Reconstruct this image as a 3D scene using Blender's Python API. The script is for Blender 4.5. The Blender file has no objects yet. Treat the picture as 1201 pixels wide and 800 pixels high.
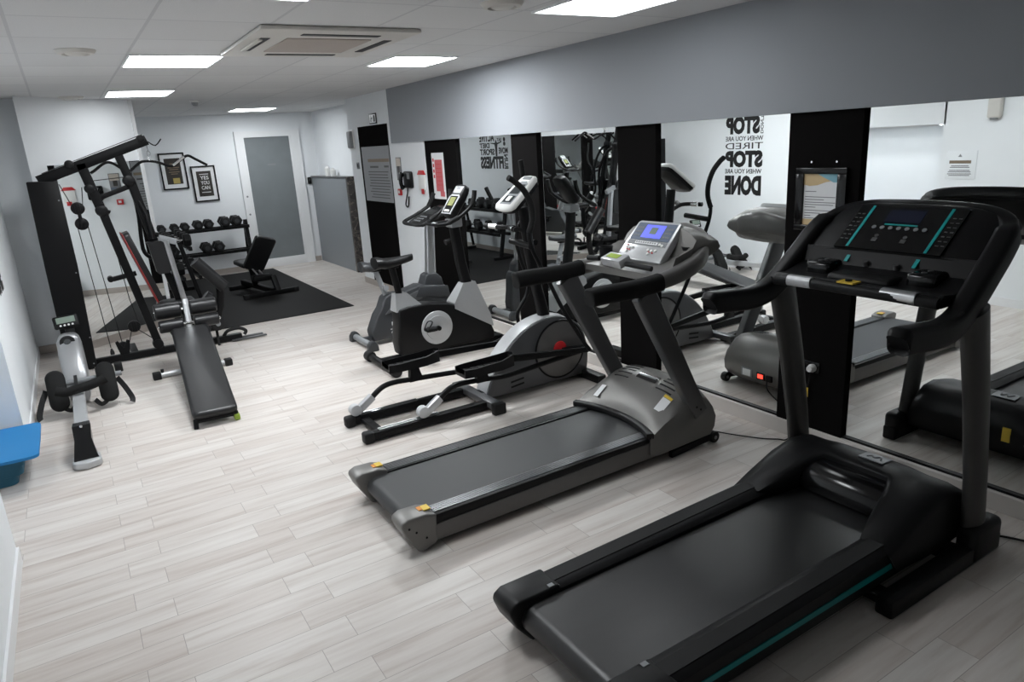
import bpy, bmesh, math, random
from mathutils import Vector, Matrix, Euler

SC = bpy.context.scene
COL = SC.collection
random.seed(7)

# ------------------------------------------------------------------ camera
def setup_camera():
    cam = bpy.data.cameras.new('camera')
    cam.sensor_fit = 'HORIZONTAL'
    cam.sensor_width = 36.0
    cam.lens = 823.86 / 1201.0 * 36.0
    cam.clip_start = 0.05
    o = bpy.data.objects.new('camera', cam)
    COL.objects.link(o)
    p, y, r = math.radians(15.895), math.radians(31.329), math.radians(-3.537)
    F = Vector((math.sin(y) * math.cos(p), math.cos(y) * math.cos(p), -math.sin(p)))
    R = Vector((math.cos(y), -math.sin(y), 0))
    U = R.cross(F)
    R2 = math.cos(r) * R + math.sin(r) * U
    U2 = -math.sin(r) * R + math.cos(r) * U
    m = Matrix(((R2.x, U2.x, -F.x, 0), (R2.y, U2.y, -F.y, 0), (R2.z, U2.z, -F.z, 1.9), (0, 0, 0, 1)))
    o.matrix_world = m
    SC.camera = o
setup_camera()

# ------------------------------------------------------------------ world, exposure
W = bpy.data.worlds.new('world')
SC.world = W
W.use_nodes = True
W.node_tree.nodes['Background'].inputs[0].default_value = (0.55, 0.6, 0.65, 1)
W.node_tree.nodes['Background'].inputs[1].default_value = 0.05
SC.view_settings.view_transform = 'Standard'
SC.view_settings.look = 'None'
SC.view_settings.gamma = 1.0
SC.view_settings.use_curve_mapping = False
SC.view_settings.exposure = 0.0

# ------------------------------------------------------------------ materials
def new_mat(name):
    m = bpy.data.materials.new(name)
    m.use_nodes = True
    return m, m.node_tree, m.node_tree.nodes['Principled BSDF']

def mat(name, col, rough=0.5, metal=0.0, var=0.08, scale=30.0, bump=0.0, spec=0.5, coat=0.0, stretch=(1, 1, 1)):
    m, nt, b = new_mat(name)
    tc = nt.nodes.new('ShaderNodeTexCoord')
    mp = nt.nodes.new('ShaderNodeMapping')
    mp.inputs['Scale'].default_value = stretch
    nz = nt.nodes.new('ShaderNodeTexNoise')
    nz.inputs['Scale'].default_value = scale
    nz.inputs['Detail'].default_value = 4
    nt.links.new(tc.outputs['Object'], mp.inputs[0])
    nt.links.new(mp.outputs[0], nz.inputs['Vector'])
    mix = nt.nodes.new('ShaderNodeMix')
    mix.data_type = 'RGBA'
    c = Vector(col[:3])
    mix.inputs[6].default_value = (*(c * (1 - var)), 1)
    mix.inputs[7].default_value = (*[min(1, x * (1 + var)) for x in c], 1)
    nt.links.new(nz.outputs['Fac'], mix.inputs[0])
    nt.links.new(mix.outputs[2], b.inputs['Base Color'])
    mr = nt.nodes.new('ShaderNodeMapRange')
    mr.inputs[3].default_value = max(0, rough - 0.06)
    mr.inputs[4].default_value = min(1, rough + 0.06)
    nt.links.new(nz.outputs['Fac'], mr.inputs[0])
    nt.links.new(mr.outputs[0], b.inputs['Roughness'])
    b.inputs['Metallic'].default_value = metal
    b.inputs['Specular IOR Level'].default_value = spec
    b.inputs['Coat Weight'].default_value = coat
    if bump > 0:
        bp = nt.nodes.new('ShaderNodeBump')
        bp.inputs['Strength'].default_value = bump
        bp.inputs['Distance'].default_value = 0.002
        nt.links.new(nz.outputs['Fac'], bp.inputs['Height'])
        nt.links.new(bp.outputs[0], b.inputs['Normal'])
    return m

def emit_mat(name, col, strength):
    m, nt, b = new_mat(name)
    b.inputs['Base Color'].default_value = (*col, 1)
    b.inputs['Emission Color'].default_value = (*col, 1)
    b.inputs['Emission Strength'].default_value = strength
    return m

def floor_mat():
    m, nt, b = new_mat('wood look plank tiles')
    tc = nt.nodes.new('ShaderNodeTexCoord')
    mp = nt.nodes.new('ShaderNodeMapping')
    mp.inputs['Location'].default_value = (0.53, 0.10, 0)
    br = nt.nodes.new('ShaderNodeTexBrick')
    br.offset = 0.25
    br.offset_frequency = 2
    br.squash = 1.0
    for k, v in (('Scale', 1.0), ('Mortar Size', 0.0014), ('Mortar Smooth', 0.2), ('Bias', 0.0), ('Brick Width', 0.6), ('Row Height', 0.15)):
        br.inputs[k].default_value = v
    br.inputs['Color1'].default_value = (0.0, 0.0, 0.0, 1)
    br.inputs['Color2'].default_value = (1.0, 1.0, 1.0, 1)
    br.inputs['Mortar'].default_value = (0.5, 0.5, 0.5, 1)
    nt.links.new(tc.outputs['Object'], mp.inputs[0])
    nt.links.new(mp.outputs[0], br.inputs['Vector'])
    # grain, different for every plank
    sep = nt.nodes.new('ShaderNodeSeparateColor')
    nt.links.new(br.outputs['Color'], sep.inputs[0])
    mp2 = nt.nodes.new('ShaderNodeMapping')
    mp2.inputs['Scale'].default_value = (1.1, 14.0, 1.0)
    nt.links.new(tc.outputs['Object'], mp2.inputs[0])
    add = nt.nodes.new('ShaderNodeVectorMath')
    add.operation = 'ADD'
    cmb = nt.nodes.new('ShaderNodeCombineXYZ')
    mul = nt.nodes.new('ShaderNodeMath')
    mul.operation = 'MULTIPLY'
    mul.inputs[1].default_value = 37.0
    nt.links.new(sep.outputs[0], mul.inputs[0])
    nt.links.new(mul.outputs[0], cmb.inputs[2])
    nt.links.new(mp2.outputs[0], add.inputs[0])
    nt.links.new(cmb.outputs[0], add.inputs[1])
    n1 = nt.nodes.new('ShaderNodeTexNoise')
    n1.inputs['Scale'].default_value = 1.3
    n1.inputs['Detail'].default_value = 5
    n1.inputs['Roughness'].default_value = 0.6
    nt.links.new(add.outputs[0], n1.inputs['Vector'])
    cr = nt.nodes.new('ShaderNodeValToRGB')
    e = cr.color_ramp.elements
    e[0].position = 0.28
    e[0].color = (0.50, 0.44, 0.40, 1)
    e[1].position = 0.66
    e[1].color = (0.69, 0.66, 0.625, 1)
    k = e.new(0.47)
    k.color = (0.62, 0.58, 0.545, 1)
    nt.links.new(n1.outputs['Fac'], cr.inputs[0])
    # plank tint
    tint = nt.nodes.new('ShaderNodeMix')
    tint.data_type = 'RGBA'
    tint.blend_type = 'MULTIPLY'
    tint.inputs[0].default_value = 1.0
    tr = nt.nodes.new('ShaderNodeValToRGB')
    tr.color_ramp.elements[0].color = (0.90, 0.87, 0.855, 1)
    tr.color_ramp.elements[1].color = (1.0, 1.0, 1.0, 1)
    nt.links.new(sep.outputs[0], tr.inputs[0])
    nt.links.new(cr.outputs[0], tint.inputs[6])
    nt.links.new(tr.outputs[0], tint.inputs[7])
    gr = nt.nodes.new('ShaderNodeMix')
    gr.data_type = 'RGBA'
    nt.links.new(br.outputs['Fac'], gr.inputs[0])
    nt.links.new(tint.outputs[2], gr.inputs[6])
    gr.inputs[7].default_value = (0.34, 0.305, 0.28, 1)
    nt.links.new(gr.outputs[2], b.inputs['Base Color'])
    b.inputs['Roughness'].default_value = 0.42
    b.inputs['Specular IOR Level'].default_value = 0.35
    bp = nt.nodes.new('ShaderNodeBump')
    bp.inputs['Strength'].default_value = 0.35
    bp.inputs['Distance'].default_value = 0.0015
    inv = nt.nodes.new('ShaderNodeMath')
    inv.operation = 'SUBTRACT'
    inv.inputs[0].default_value = 1.0
    nt.links.new(br.outputs['Fac'], inv.inputs[1])
    nt.links.new(inv.outputs[0], bp.inputs['Height'])
    nt.links.new(bp.outputs[0], b.inputs['Normal'])
    return m

def ceiling_mat():
    m, nt, b = new_mat('mineral fibre ceiling tiles')
    tc = nt.nodes.new('ShaderNodeTexCoord')
    mp = nt.nodes.new('ShaderNodeMapping')
    mp.inputs['Location'].default_value = (0.07, 2.3, 0)
    br = nt.nodes.new('ShaderNodeTexBrick')
    br.offset = 0.0
    br.squash = 1.0
    for k, v in (('Scale', 1.0), ('Mortar Size', 0.009), ('Mortar Smooth', 0.1), ('Brick Width', 0.61), ('Row Height', 0.65)):
        br.inputs[k].default_value = v
    br.inputs['Color1'].default_value = (0.70, 0.70, 0.70, 1)
    br.inputs['Color2'].default_value = (0.75, 0.75, 0.75, 1)
    br.inputs['Mortar'].default_value = (0.60, 0.60, 0.61, 1)
    nt.links.new(tc.outputs['Object'], mp.inputs[0])
    nt.links.new(mp.outputs[0], br.inputs['Vector'])
    nz = nt.nodes.new('ShaderNodeTexNoise')
    nz.inputs['Scale'].default_value = 160
    nt.links.new(tc.outputs['Object'], nz.inputs['Vector'])
    mx = nt.nodes.new('ShaderNodeMix')
    mx.data_type = 'RGBA'
    mx.blend_type = 'MULTIPLY'
    mx.inputs[0].default_value = 0.12
    nt.links.new(br.outputs['Color'], mx.inputs[6])
    nt.links.new(nz.outputs['Fac'], mx.inputs[7])
    nt.links.new(mx.outputs[2], b.inputs['Base Color'])
    b.inputs['Roughness'].default_value = 0.9
    bp = nt.nodes.new('ShaderNodeBump')
    bp.inputs['Strength'].default_value = 0.4
    bp.inputs['Distance'].default_value = 0.004
    ad = nt.nodes.new('ShaderNodeMath')
    ad.operation = 'SUBTRACT'
    nt.links.new(nz.outputs['Fac'], ad.inputs[0])
    nt.links.new(br.outputs['Fac'], ad.inputs[1])
    nt.links.new(ad.outputs[0], bp.inputs['Height'])
    nt.links.new(bp.outputs[0], b.inputs['Normal'])
    return m

def marble_mat():
    m, nt, b = new_mat('dark veined marble')
    tc = nt.nodes.new('ShaderNodeTexCoord')
    nz = nt.nodes.new('ShaderNodeTexNoise')
    nz.inputs['Scale'].default_value = 7
    nz.inputs['Detail'].default_value = 8
    nz.inputs['Distortion'].default_value = 1.5
    nt.links.new(tc.outputs['Object'], nz.inputs['Vector'])
    cr = nt.nodes.new('ShaderNodeValToRGB')
    e = cr.color_ramp.elements
    e[0].position = 0.42
    e[0].color = (0.035, 0.030, 0.028, 1)
    e[1].position = 0.62
    e[1].color = (0.06, 0.05, 0.045, 1)
    k = e.new(0.5)
    k.color = (0.05, 0.042, 0.036, 1)
    k = e.new(0.515)
    k.color = (0.30, 0.24, 0.20, 1)
    k = e.new(0.53)
    k.color = (0.045, 0.04, 0.036, 1)
    nt.links.new(nz.outputs['Fac'], cr.inputs[0])
    nt.links.new(cr.outputs[0], b.inputs['Base Color'])
    b.inputs['Roughness'].default_value = 0.25
    return m

M = {}
M['floor'] = floor_mat()
M['ceiling'] = ceiling_mat()
M['marble'] = marble_mat()
M['wall'] = mat('white wall paint', (0.82, 0.845, 0.865), 0.75, var=0.02, scale=6, bump=0.08)
M['wall_grey'] = mat('pale grey wall paint', (0.52, 0.545, 0.57), 0.75, var=0.02, scale=6, bump=0.08)
M['soffit'] = mat('mid grey bulkhead paint', (0.27, 0.285, 0.305), 0.7, var=0.02, scale=6, bump=0.05)
M['counter'] = mat('grey laminate', (0.24, 0.26, 0.275), 0.45, var=0.05, scale=14)
M['frosted'] = mat('grey frosted film on glass', (0.19, 0.21, 0.22), 0.35, var=0.10, scale=5)
M['baseboard'] = mat('taupe tile skirting', (0.42, 0.375, 0.34), 0.5, var=0.12, scale=9, stretch=(1, 1, 6))
M['plinth'] = mat('pale stone plinth', (0.62, 0.59, 0.56), 0.4, var=0.06, scale=8)
M['black_panel'] = mat('matt black panel', (0.0085, 0.008, 0.008), 0.75, var=0.15, scale=60, spec=0.0)
M['white_frame'] = mat('white lacquer', (0.82, 0.83, 0.84), 0.35, var=0.02)
M['white_plastic'] = mat('white plastic', (0.78, 0.78, 0.76), 0.4, var=0.03)
M['cream_plastic'] = mat('aged cream plastic', (0.62, 0.60, 0.56), 0.45, var=0.04)
M['ac_grille'] = mat('dusty beige grille', (0.42, 0.37, 0.33), 0.7, var=0.08, scale=120)
M['black_metal'] = mat('black powder coat', (0.0065, 0.0065, 0.007), 0.42, var=0.2, scale=120, spec=0.15)
M['black_gloss'] = mat('glossy black plastic', (0.006, 0.006, 0.0065), 0.16, var=0.1, spec=0.35)
M['black_plastic'] = mat('satin black plastic', (0.0075, 0.0075, 0.008), 0.40, var=0.15, scale=90, spec=0.2)
M['black_rubber'] = mat('black rubber', (0.010, 0.010, 0.0105), 0.6, var=0.2, scale=200, bump=0.15, spec=0.3)
M['rubber_mat'] = mat('rubber floor mat', (0.011, 0.0105, 0.0105), 0.7, var=0.22, scale=150, bump=0.2, spec=0.2)
M['foam'] = mat('black foam grip', (0.009, 0.009, 0.009), 0.8, var=0.2, scale=220, bump=0.3, spec=0.25)
M['vinyl'] = mat('black padded vinyl', (0.012, 0.012, 0.013), 0.34, var=0.15, scale=160, bump=0.1, spec=0.4)
M['belt'] = mat('woven running belt', (0.036, 0.037, 0.039), 0.55, var=0.25, scale=240, bump=0.2)
M['belt_dark'] = mat('worn black running belt', (0.013, 0.013, 0.0135), 0.36, var=0.35, scale=4, bump=0.0, stretch=(1, 5, 1))
M['silver_paint'] = mat('warm silver painted plastic', (0.185, 0.18, 0.172), 0.42, metal=0.45, var=0.06, scale=200)
M['grey_metal'] = mat('dark grey painted steel', (0.105, 0.105, 0.107), 0.38, metal=0.4, var=0.08, scale=150)
M['grey_skirt'] = mat('graphite painted metal', (0.15, 0.145, 0.14), 0.42, metal=0.4, var=0.08, scale=60)
M['dark_silver'] = mat('gunmetal plastic', (0.11, 0.112, 0.116), 0.33, metal=0.4, var=0.08, scale=80)
M['light_silver'] = mat('light silver plastic', (0.50, 0.51, 0.52), 0.3, metal=0.35, var=0.05, scale=100)
M['upright_dark'] = mat('dark satin metal tube', (0.075, 0.073, 0.071), 0.38, metal=0.5, var=0.1, scale=60)
M['chrome'] = mat('chrome', (0.72, 0.72, 0.72), 0.12, metal=1.0, var=0.03)
M['strip_alu'] = mat('dull aluminium strip', (0.24, 0.245, 0.25), 0.3, metal=0.8, var=0.08, scale=40)
M['dark_red'] = mat('dark red piping', (0.25, 0.015, 0.015), 0.4, var=0.1)
M['rower_silver'] = mat('silver painted cover', (0.36, 0.365, 0.375), 0.30, metal=0.5, var=0.04, scale=3)
M['alu'] = mat('brushed aluminium', (0.55, 0.56, 0.57), 0.3, metal=0.9, var=0.06, scale=80, stretch=(1, 12, 1))
M['grey_plastic'] = mat('charcoal plastic', (0.030, 0.032, 0.035), 0.45, var=0.12, scale=70)
M['dim_grey'] = mat('dim grey print', (0.07, 0.07, 0.072), 0.5, var=0.05)
M['matt_grey'] = mat('matt grey overlay', (0.27, 0.285, 0.295), 0.8, var=0.05, spec=0.05)
M['matt_dark'] = mat('matt dark overlay', (0.03, 0.034, 0.036), 0.8, var=0.05, spec=0.05)
M['mid_grey'] = mat('mid grey plastic', (0.23, 0.24, 0.25), 0.4, var=0.06)
M['crank_grey'] = mat('pale grey disc plastic', (0.50, 0.51, 0.52), 0.35, var=0.04)
M['white_text'] = mat('white print', (0.75, 0.75, 0.75), 0.5, var=0.02)
M['ink'] = mat('black vinyl lettering', (0.012, 0.012, 0.012), 0.5, var=0.05)
M['grey_ink'] = mat('grey print', (0.20, 0.20, 0.21), 0.6, var=0.05)
M['paper'] = mat('white paper', (0.78, 0.79, 0.80), 0.6, var=0.03)
M['grey_paper'] = mat('grey notice board', (0.27, 0.275, 0.285), 0.5, var=0.03)
M['red'] = mat('red plastic', (0.55, 0.02, 0.025), 0.35, var=0.1)
M['pink_red'] = mat('faded red print', (0.56, 0.12, 0.13), 0.55, var=0.12, scale=40)
M['teal'] = mat('teal stripe', (0.0, 0.20, 0.20), 0.35, var=0.06)
M['teal_bright'] = mat('bright teal stripe', (0.01, 0.36, 0.36), 0.35, var=0.05)
M['yellow'] = mat('yellow label', (0.72, 0.50, 0.05), 0.5, var=0.05)
M['orange'] = mat('orange label', (0.75, 0.28, 0.03), 0.5, var=0.1)
M['green'] = mat('lime green plastic', (0.30, 0.42, 0.05), 0.5, var=0.1)
M['blue_foam'] = mat('blue foam mat', (0.008, 0.175, 0.43), 0.6, var=0.10, scale=120, bump=0.25)
M['teal_foam'] = mat('dark teal foam mat', (0.012, 0.10, 0.16), 0.65, var=0.12, scale=120, bump=0.25)
M['lcd'] = mat('grey green liquid crystal', (0.20, 0.25, 0.21), 0.25, var=0.06)
M['lcd_olive'] = mat('olive liquid crystal', (0.20, 0.21, 0.09), 0.25, var=0.06)
M['screen_off'] = mat('dark blue screen', (0.008, 0.012, 0.035), 0.15, var=0.05)
M['panel_blue'] = mat('slate blue overlay', (0.115, 0.145, 0.20), 0.35, var=0.05)
M['screen_on'] = emit_mat('lit blue display', (0.10, 0.12, 0.85), 0.85)
M['red_lamp'] = emit_mat('lit red switch', (1.0, 0.05, 0.03), 2.5)
M['brown'] = mat('brown print', (0.20, 0.15, 0.10), 0.55, var=0.1)
M['art_dark'] = mat('dark brown poster print', (0.030, 0.025, 0.020), 0.4, var=0.4, scale=9)
M['art_gold'] = mat('gold poster print', (0.42, 0.33, 0.10), 0.45, var=0.1)
M['sand'] = mat('sand print', (0.62, 0.46, 0.25), 0.5, var=0.15, scale=8)
M['sky_print'] = mat('turquoise print', (0.22, 0.46, 0.55), 0.5, var=0.2, scale=8)
M['beige'] = mat('beige stone', (0.55, 0.49, 0.43), 0.6, var=0.1)
m_, nt_, b_ = new_mat('mirror silvering')
nz_ = nt_.nodes.new('ShaderNodeTexNoise')
nz_.inputs['Scale'].default_value = 1.5
mr_ = nt_.nodes.new('ShaderNodeMapRange')
mr_.inputs[3].default_value = 0.004
mr_.inputs[4].default_value = 0.010
nt_.links.new(nz_.outputs['Fac'], mr_.inputs[0])
nt_.links.new(mr_.outputs[0], b_.inputs['Roughness'])
b_.inputs['Base Color'].default_value = (0.91, 0.935, 0.93, 1)
b_.inputs['Metallic'].default_value = 1.0
M['mirror'] = m_

# ------------------------------------------------------------------ mesh builder
def catmull(pts, k=6, closed=False):
    P = [Vector(p) for p in pts]
    n = len(P)
    out = []
    rng = range(n if closed else n - 1)
    for i in rng:
        if closed:
            p0, p1, p2, p3 = P[(i - 1) % n], P[i], P[(i + 1) % n], P[(i + 2) % n]
        else:
            p0, p1, p2, p3 = P[max(i - 1, 0)], P[i], P[i + 1], P[min(i + 2, n - 1)]
        for j in range(k):
            t = j / k
            out.append(0.5 * ((2 * p1) + (p2 - p0) * t + (2 * p0 - 5 * p1 + 4 * p2 - p3) * t * t + (3 * p1 - p0 - 3 * p2 + p3) * t ** 3))
    if not closed:
        out.append(P[-1])
    return out

def rrect(w, h, r, n=4):
    r = min(r, w / 2 - 1e-5, h / 2 - 1e-5)
    out = []
    for cx, cy, a0 in ((w / 2 - r, h / 2 - r, 0), (-w / 2 + r, h / 2 - r, 90), (-w / 2 + r, -h / 2 + r, 180), (w / 2 - r, -h / 2 + r, 270)):
        for i in range(n + 1):
            a = math.radians(a0 + 90 * i / n)
            out.append((cx + r * math.cos(a), cy + r * math.sin(a)))
    return out

def circ(r, n=12, ry=None):
    ry = ry or r
    return [(r * math.cos(2 * math.pi * i / n), ry * math.sin(2 * math.pi * i / n)) for i in range(n)]

class MB:
    def __init__(s):
        s.bm = bmesh.new()
        s.mi = 0

    def _merge(s, t, M4=None):
        if M4 is not None:
            bmesh.ops.transform(t, matrix=M4, verts=t.verts)
        mp = {}
        for v in t.verts:
            mp[v] = s.bm.verts.new(v.co)
        for f in t.faces:
            try:
                nf = s.bm.faces.new([mp[v] for v in f.verts])
                nf.material_index = s.mi
            except ValueError:
                pass
        t.free()
        return s

    def _bev(s, t, bev, seg):
        if bev > 0:
            t.normal_update()
            ed = [e for e in t.edges if len(e.link_faces) == 2 and e.calc_face_angle(0) > 0.5]
            bmesh.ops.bevel(t, geom=ed, offset=bev, segments=seg, profile=0.5, affect='EDGES', clamp_overlap=True)

    def box(s, x0, x1, y0, y1, z0, z1, bev=0.0, seg=2, M4=None):
        t = bmesh.new()
        bmesh.ops.create_cube(t, size=1.0)
        bmesh.ops.transform(t, matrix=Matrix.Translation(((x0 + x1) / 2, (y0 + y1) / 2, (z0 + z1) / 2)) @ Matrix.Diagonal((abs(x1 - x0), abs(y1 - y0), abs(z1 - z0), 1)), verts=t.verts)
        s._bev(t, bev, seg)
        return s._merge(t, M4)

    def prism(s, pts, axis, a, b, bev=0.0, seg=2, M4=None):
        t = bmesh.new()
        def p3(p, c):
            return {'x': (c, p[0], p[1]), 'y': (p[0], c, p[1]), 'z': (p[0], p[1], c)}[axis]
        va = [t.verts.new(p3(p, a)) for p in pts]
        vb = [t.verts.new(p3(p, b)) for p in pts]
        n = len(pts)
        t.faces.new(va)
        t.faces.new(vb[::-1])
        for i in range(n):
            t.faces.new((va[i], vb[i], vb[(i + 1) % n], va[(i + 1) % n]))
        bmesh.ops.recalc_face_normals(t, faces=t.faces)
        s._bev(t, bev, seg)
        return s._merge(t, M4)

    def sweep(s, pts, section, up=(0, 0, 1), closed=False, scale=None, cap=True):
        """section: list of (side, up) offsets; pts: 3-D path"""
        P = [Vector(p) for p in pts]
        n = len(P)
        up = Vector(up)
        rings = []
        prevside = None
        for i in range(n):
            if closed:
                d = P[(i + 1) % n] - P[(i - 1) % n]
            else:
                d = P[min(i + 1, n - 1)] - P[max(i - 1, 0)]
            d.normalize()
            side = d.cross(up)
            if side.length < 1e-3:
                side = prevside.copy() if prevside is not None else d.cross(Vector((0, 1, 0.01)))
                side -= d * side.dot(d)
            side.normalize()
            if prevside is not None and side.dot(prevside) < -0.5:
                side = -side
            prevside = side
            u = side.cross(d).normalized()
            k = scale[i] if scale else 1.0
            kk = k if isinstance(k, tuple) else (k, k)
            rings.append([s.bm.verts.new(P[i] + side * (a * kk[0]) + u * (b * kk[1])) for a, b in section])
        m = len(section)
        for i in range(n if closed else n - 1):
            A, B = rings[i], rings[(i + 1) % n]
            for j in range(m):
                f = s.bm.faces.new((A[j], A[(j + 1) % m], B[(j + 1) % m], B[j]))
                f.material_index = s.mi
        if not closed and cap:
            for r in (rings[0][::-1], rings[-1]):
                f = s.bm.faces.new(r)
                f.material_index = s.mi
        return s

    def tube(s, pts, r, n=10, k=0, up=(0, 0, 1), closed=False, cap=True):
        if k:
            pts = catmull(pts, k, closed)
        return s.sweep(pts, circ(r, n), up, closed, cap=cap)

    def beam(s, p, q, w, h, up=(0, 0, 1), rad=0.006, s0=1.0, s1=1.0):
        return s.sweep([p, q], rrect(w, h, rad, 2), up, scale=[s0, s1])

    def cyl(s, p, q, r, r2=None, n=24, bev=0.0):
        p, q = Vector(p), Vector(q)
        d = q - p
        t = bmesh.new()
        bmesh.ops.create_cone(t, cap_ends=True, segments=n, radius1=r, radius2=r if r2 is None else r2, depth=d.length)
        s._bev2(t, bev)
        M4 = Matrix.Translation((p + q) / 2) @ d.to_track_quat('Z', 'Y').to_matrix().to_4x4()
        return s._merge(t, M4)

    def _bev2(s, t, bev):
        if bev > 0:
            ed = [e for e in t.edges if len(e.link_faces) == 2 and e.calc_face_angle(0) > 1.0]
            bmesh.ops.bevel(t, geom=ed, offset=bev, segments=2, profile=0.5, affect='EDGES', clamp_overlap=True)

    def lathe(s, prof, p, d, n=24):
        """prof: (radius, along) pairs, revolved about axis d through p"""
        p, d = Vector(p), Vector(d).normalized()
        q = d.to_track_quat('Z', 'Y').to_matrix()
        rings = []
        for r, h in prof:
            if r < 1e-6:
                rings.append([s.bm.verts.new(p + q @ Vector((0, 0, h)))])
            else:
                rings.append([s.bm.verts.new(p + q @ Vector((r * math.cos(2 * math.pi * i / n), r * math.sin(2 * math.pi * i / n), h))) for i in range(n)])
        for A, B in zip(rings, rings[1:]):
            for i in range(n):
                j = (i + 1) % n
                vs = [A[i % len(A)], A[j % len(A)], B[j % len(B)], B[i % len(B)]]
                vs2 = []
                for v in vs:
                    if v not in vs2:
                        vs2.append(v)
                if len(vs2) >= 3:
                    f = s.bm.faces.new(vs2)
                    f.material_index = s.mi
        return s

    def loft(s, rings, cap=True, closed=True):
        R = [[s.bm.verts.new(Vector(p)) for p in r] for r in rings]
        m = len(R[0])
        for A, B in zip(R, R[1:]):
            for j in range(m if closed else m - 1):
                f = s.bm.faces.new((A[j], A[(j + 1) % m], B[(j + 1) % m], B[j]))
                f.material_index = s.mi
        if cap and closed:
            for r in (R[0][::-1], R[-1]):
                f = s.bm.faces.new(r)
                f.material_index = s.mi
        return s

    def ball(s, c, r, sc=(1, 1, 1), n=16):
        t = bmesh.new()
        bmesh.ops.create_uvsphere(t, u_segments=n, v_segments=max(8, n // 2), radius=r)
        return s._merge(t, Matrix.Translation(c) @ Matrix.Diagonal((*sc, 1)))

    def slab(s, corners, th, bev=0.0):
        """quad/polygon corners in order, extruded by th against the face normal"""
        P = [Vector(c) for c in corners]
        nrm = (P[1] - P[0]).cross(P[2] - P[1]).normalized()
        t = bmesh.new()
        va = [t.verts.new(p) for p in P]
        vb = [t.verts.new(p - nrm * th) for p in P]
        n = len(P)
        t.faces.new(va)
        t.faces.new(vb[::-1])
        for i in range(n):
            t.faces.new((va[i], vb[i], vb[(i + 1) % n], va[(i + 1) % n]))
        bmesh.ops.recalc_face_normals(t, faces=t.faces)
        s._bev(t, bev, 2)
        return s._merge(t)

    def text(s, body, O, ux, uy, w, h, depth=0.002, bold=0.0, base=0.0, stretch=True):
        """letters filling a w x h box whose lower left corner is O, written along ux with uy up"""
        cu = bpy.data.curves.new('t', 'FONT')
        cu.body = body
        cu.size = 1.0
        cu.offset = bold
        cu.resolution_u = 3
        ob = bpy.data.objects.new('t', cu)
        COL.objects.link(ob)
        dg = bpy.context.evaluated_depsgraph_get()
        me = bpy.data.meshes.new_from_object(ob.evaluated_get(dg))
        bpy.data.objects.remove(ob)
        bpy.data.curves.remove(cu)
        if len(me.vertices):
            xs = [v.co.x for v in me.vertices]
            ys = [v.co.y for v in me.vertices]
            x0, x1, y0, y1 = min(xs), max(xs), min(ys), max(ys)
            kx, ky = w / max(1e-6, x1 - x0), h / max(1e-6, y1 - y0)
            if not stretch:
                kx = ky = min(kx, ky)
            O, ux, uy = Vector(O), Vector(ux).normalized(), Vector(uy).normalized()
            nz = ux.cross(uy)
            t = bmesh.new()
            t.from_mesh(me)
            for v in t.verts:
                v.co = O + ux * ((v.co.x - x0) * kx) + uy * ((v.co.y - y0) * ky) + nz * depth
            if depth > 0:
                g = bmesh.ops.extrude_face_region(t, geom=list(t.faces))
                vs = [e for e in g['geom'] if isinstance(e, bmesh.types.BMVert)]
                for v in vs:
                    v.co -= nz * depth * 0.9
            s._merge(t)
        bpy.data.meshes.remove(me)
        return s

    def build(s, name, mats, parent=None, loc=None, smooth=True, angle=35):
        me = bpy.data.meshes.new(name)
        bmesh.ops.recalc_face_normals(s.bm, faces=s.bm.faces)
        o3 = Vector((0, 0, 0))
        if parent is not None:
            q = parent
            while q is not None:
                o3 += Vector(q.location)
                q = q.parent
        elif loc is not None:
            o3 = Vector(loc)
        if o3.length:
            bmesh.ops.translate(s.bm, vec=-o3, verts=s.bm.verts)
        s.bm.to_mesh(me)
        s.bm.free()
        for m in (mats if isinstance(mats, (list, tuple)) else [mats]):
            me.materials.append(m)
        if smooth:
            for p in me.polygons:
                p.use_smooth = True
            me.set_sharp_from_angle(angle=math.radians(angle))
        o = bpy.data.objects.new(name, me)
        COL.objects.link(o)
        if parent is not None:
            o.parent = parent
        elif loc is not None:
            o.location = loc
        return o

def each(mb, name, mats, parent, smooth=True, angle=35):
    """one object per loose piece of the builder's mesh"""
    bm = mb.bm
    bm.verts.ensure_lookup_table()
    seen = set()
    for v0 in list(bm.verts):
        if v0 in seen:
            continue
        st, isl = [v0], []
        seen.add(v0)
        while st:
            v = st.pop()
            isl.append(v)
            for e in v.link_edges:
                q = e.other_vert(v)
                if q not in seen:
                    seen.add(q)
                    st.append(q)
        nb = MB()
        mp = {v: nb.bm.verts.new(v.co) for v in isl}
        fs = set()
        for v in isl:
            fs.update(v.link_faces)
        for f in fs:
            nb.bm.faces.new([mp[v] for v in f.verts])
        nb.build(name, mats, parent, smooth=smooth, angle=angle)
    bm.free()

def tag(o, label=None, cat=None, group=None, kind=None):
    if label:
        o['label'] = label
    if cat:
        o['category'] = cat
    if group:
        o['group'] = group
    if kind:
        o['kind'] = kind
    return o

def thing(name, label, cat, loc, group=None):
    o = bpy.data.objects.new(name, None)
    o.empty_display_size = 0.1
    COL.objects.link(o)
    o.location = loc
    return tag(o, label, cat, group)

def solid(name, mb, m, label, cat, loc, group=None, smooth=True):
    return tag(mb.build(name, m, None, loc, smooth), label, cat, group)

def struct(name, mb, m, label=None, parent=None, smooth=False):
    o = mb.build(name, m, parent, smooth=smooth)
    if parent is None:
        o['kind'] = 'structure'
    if label:
        o['label'] = label
    return o
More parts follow.
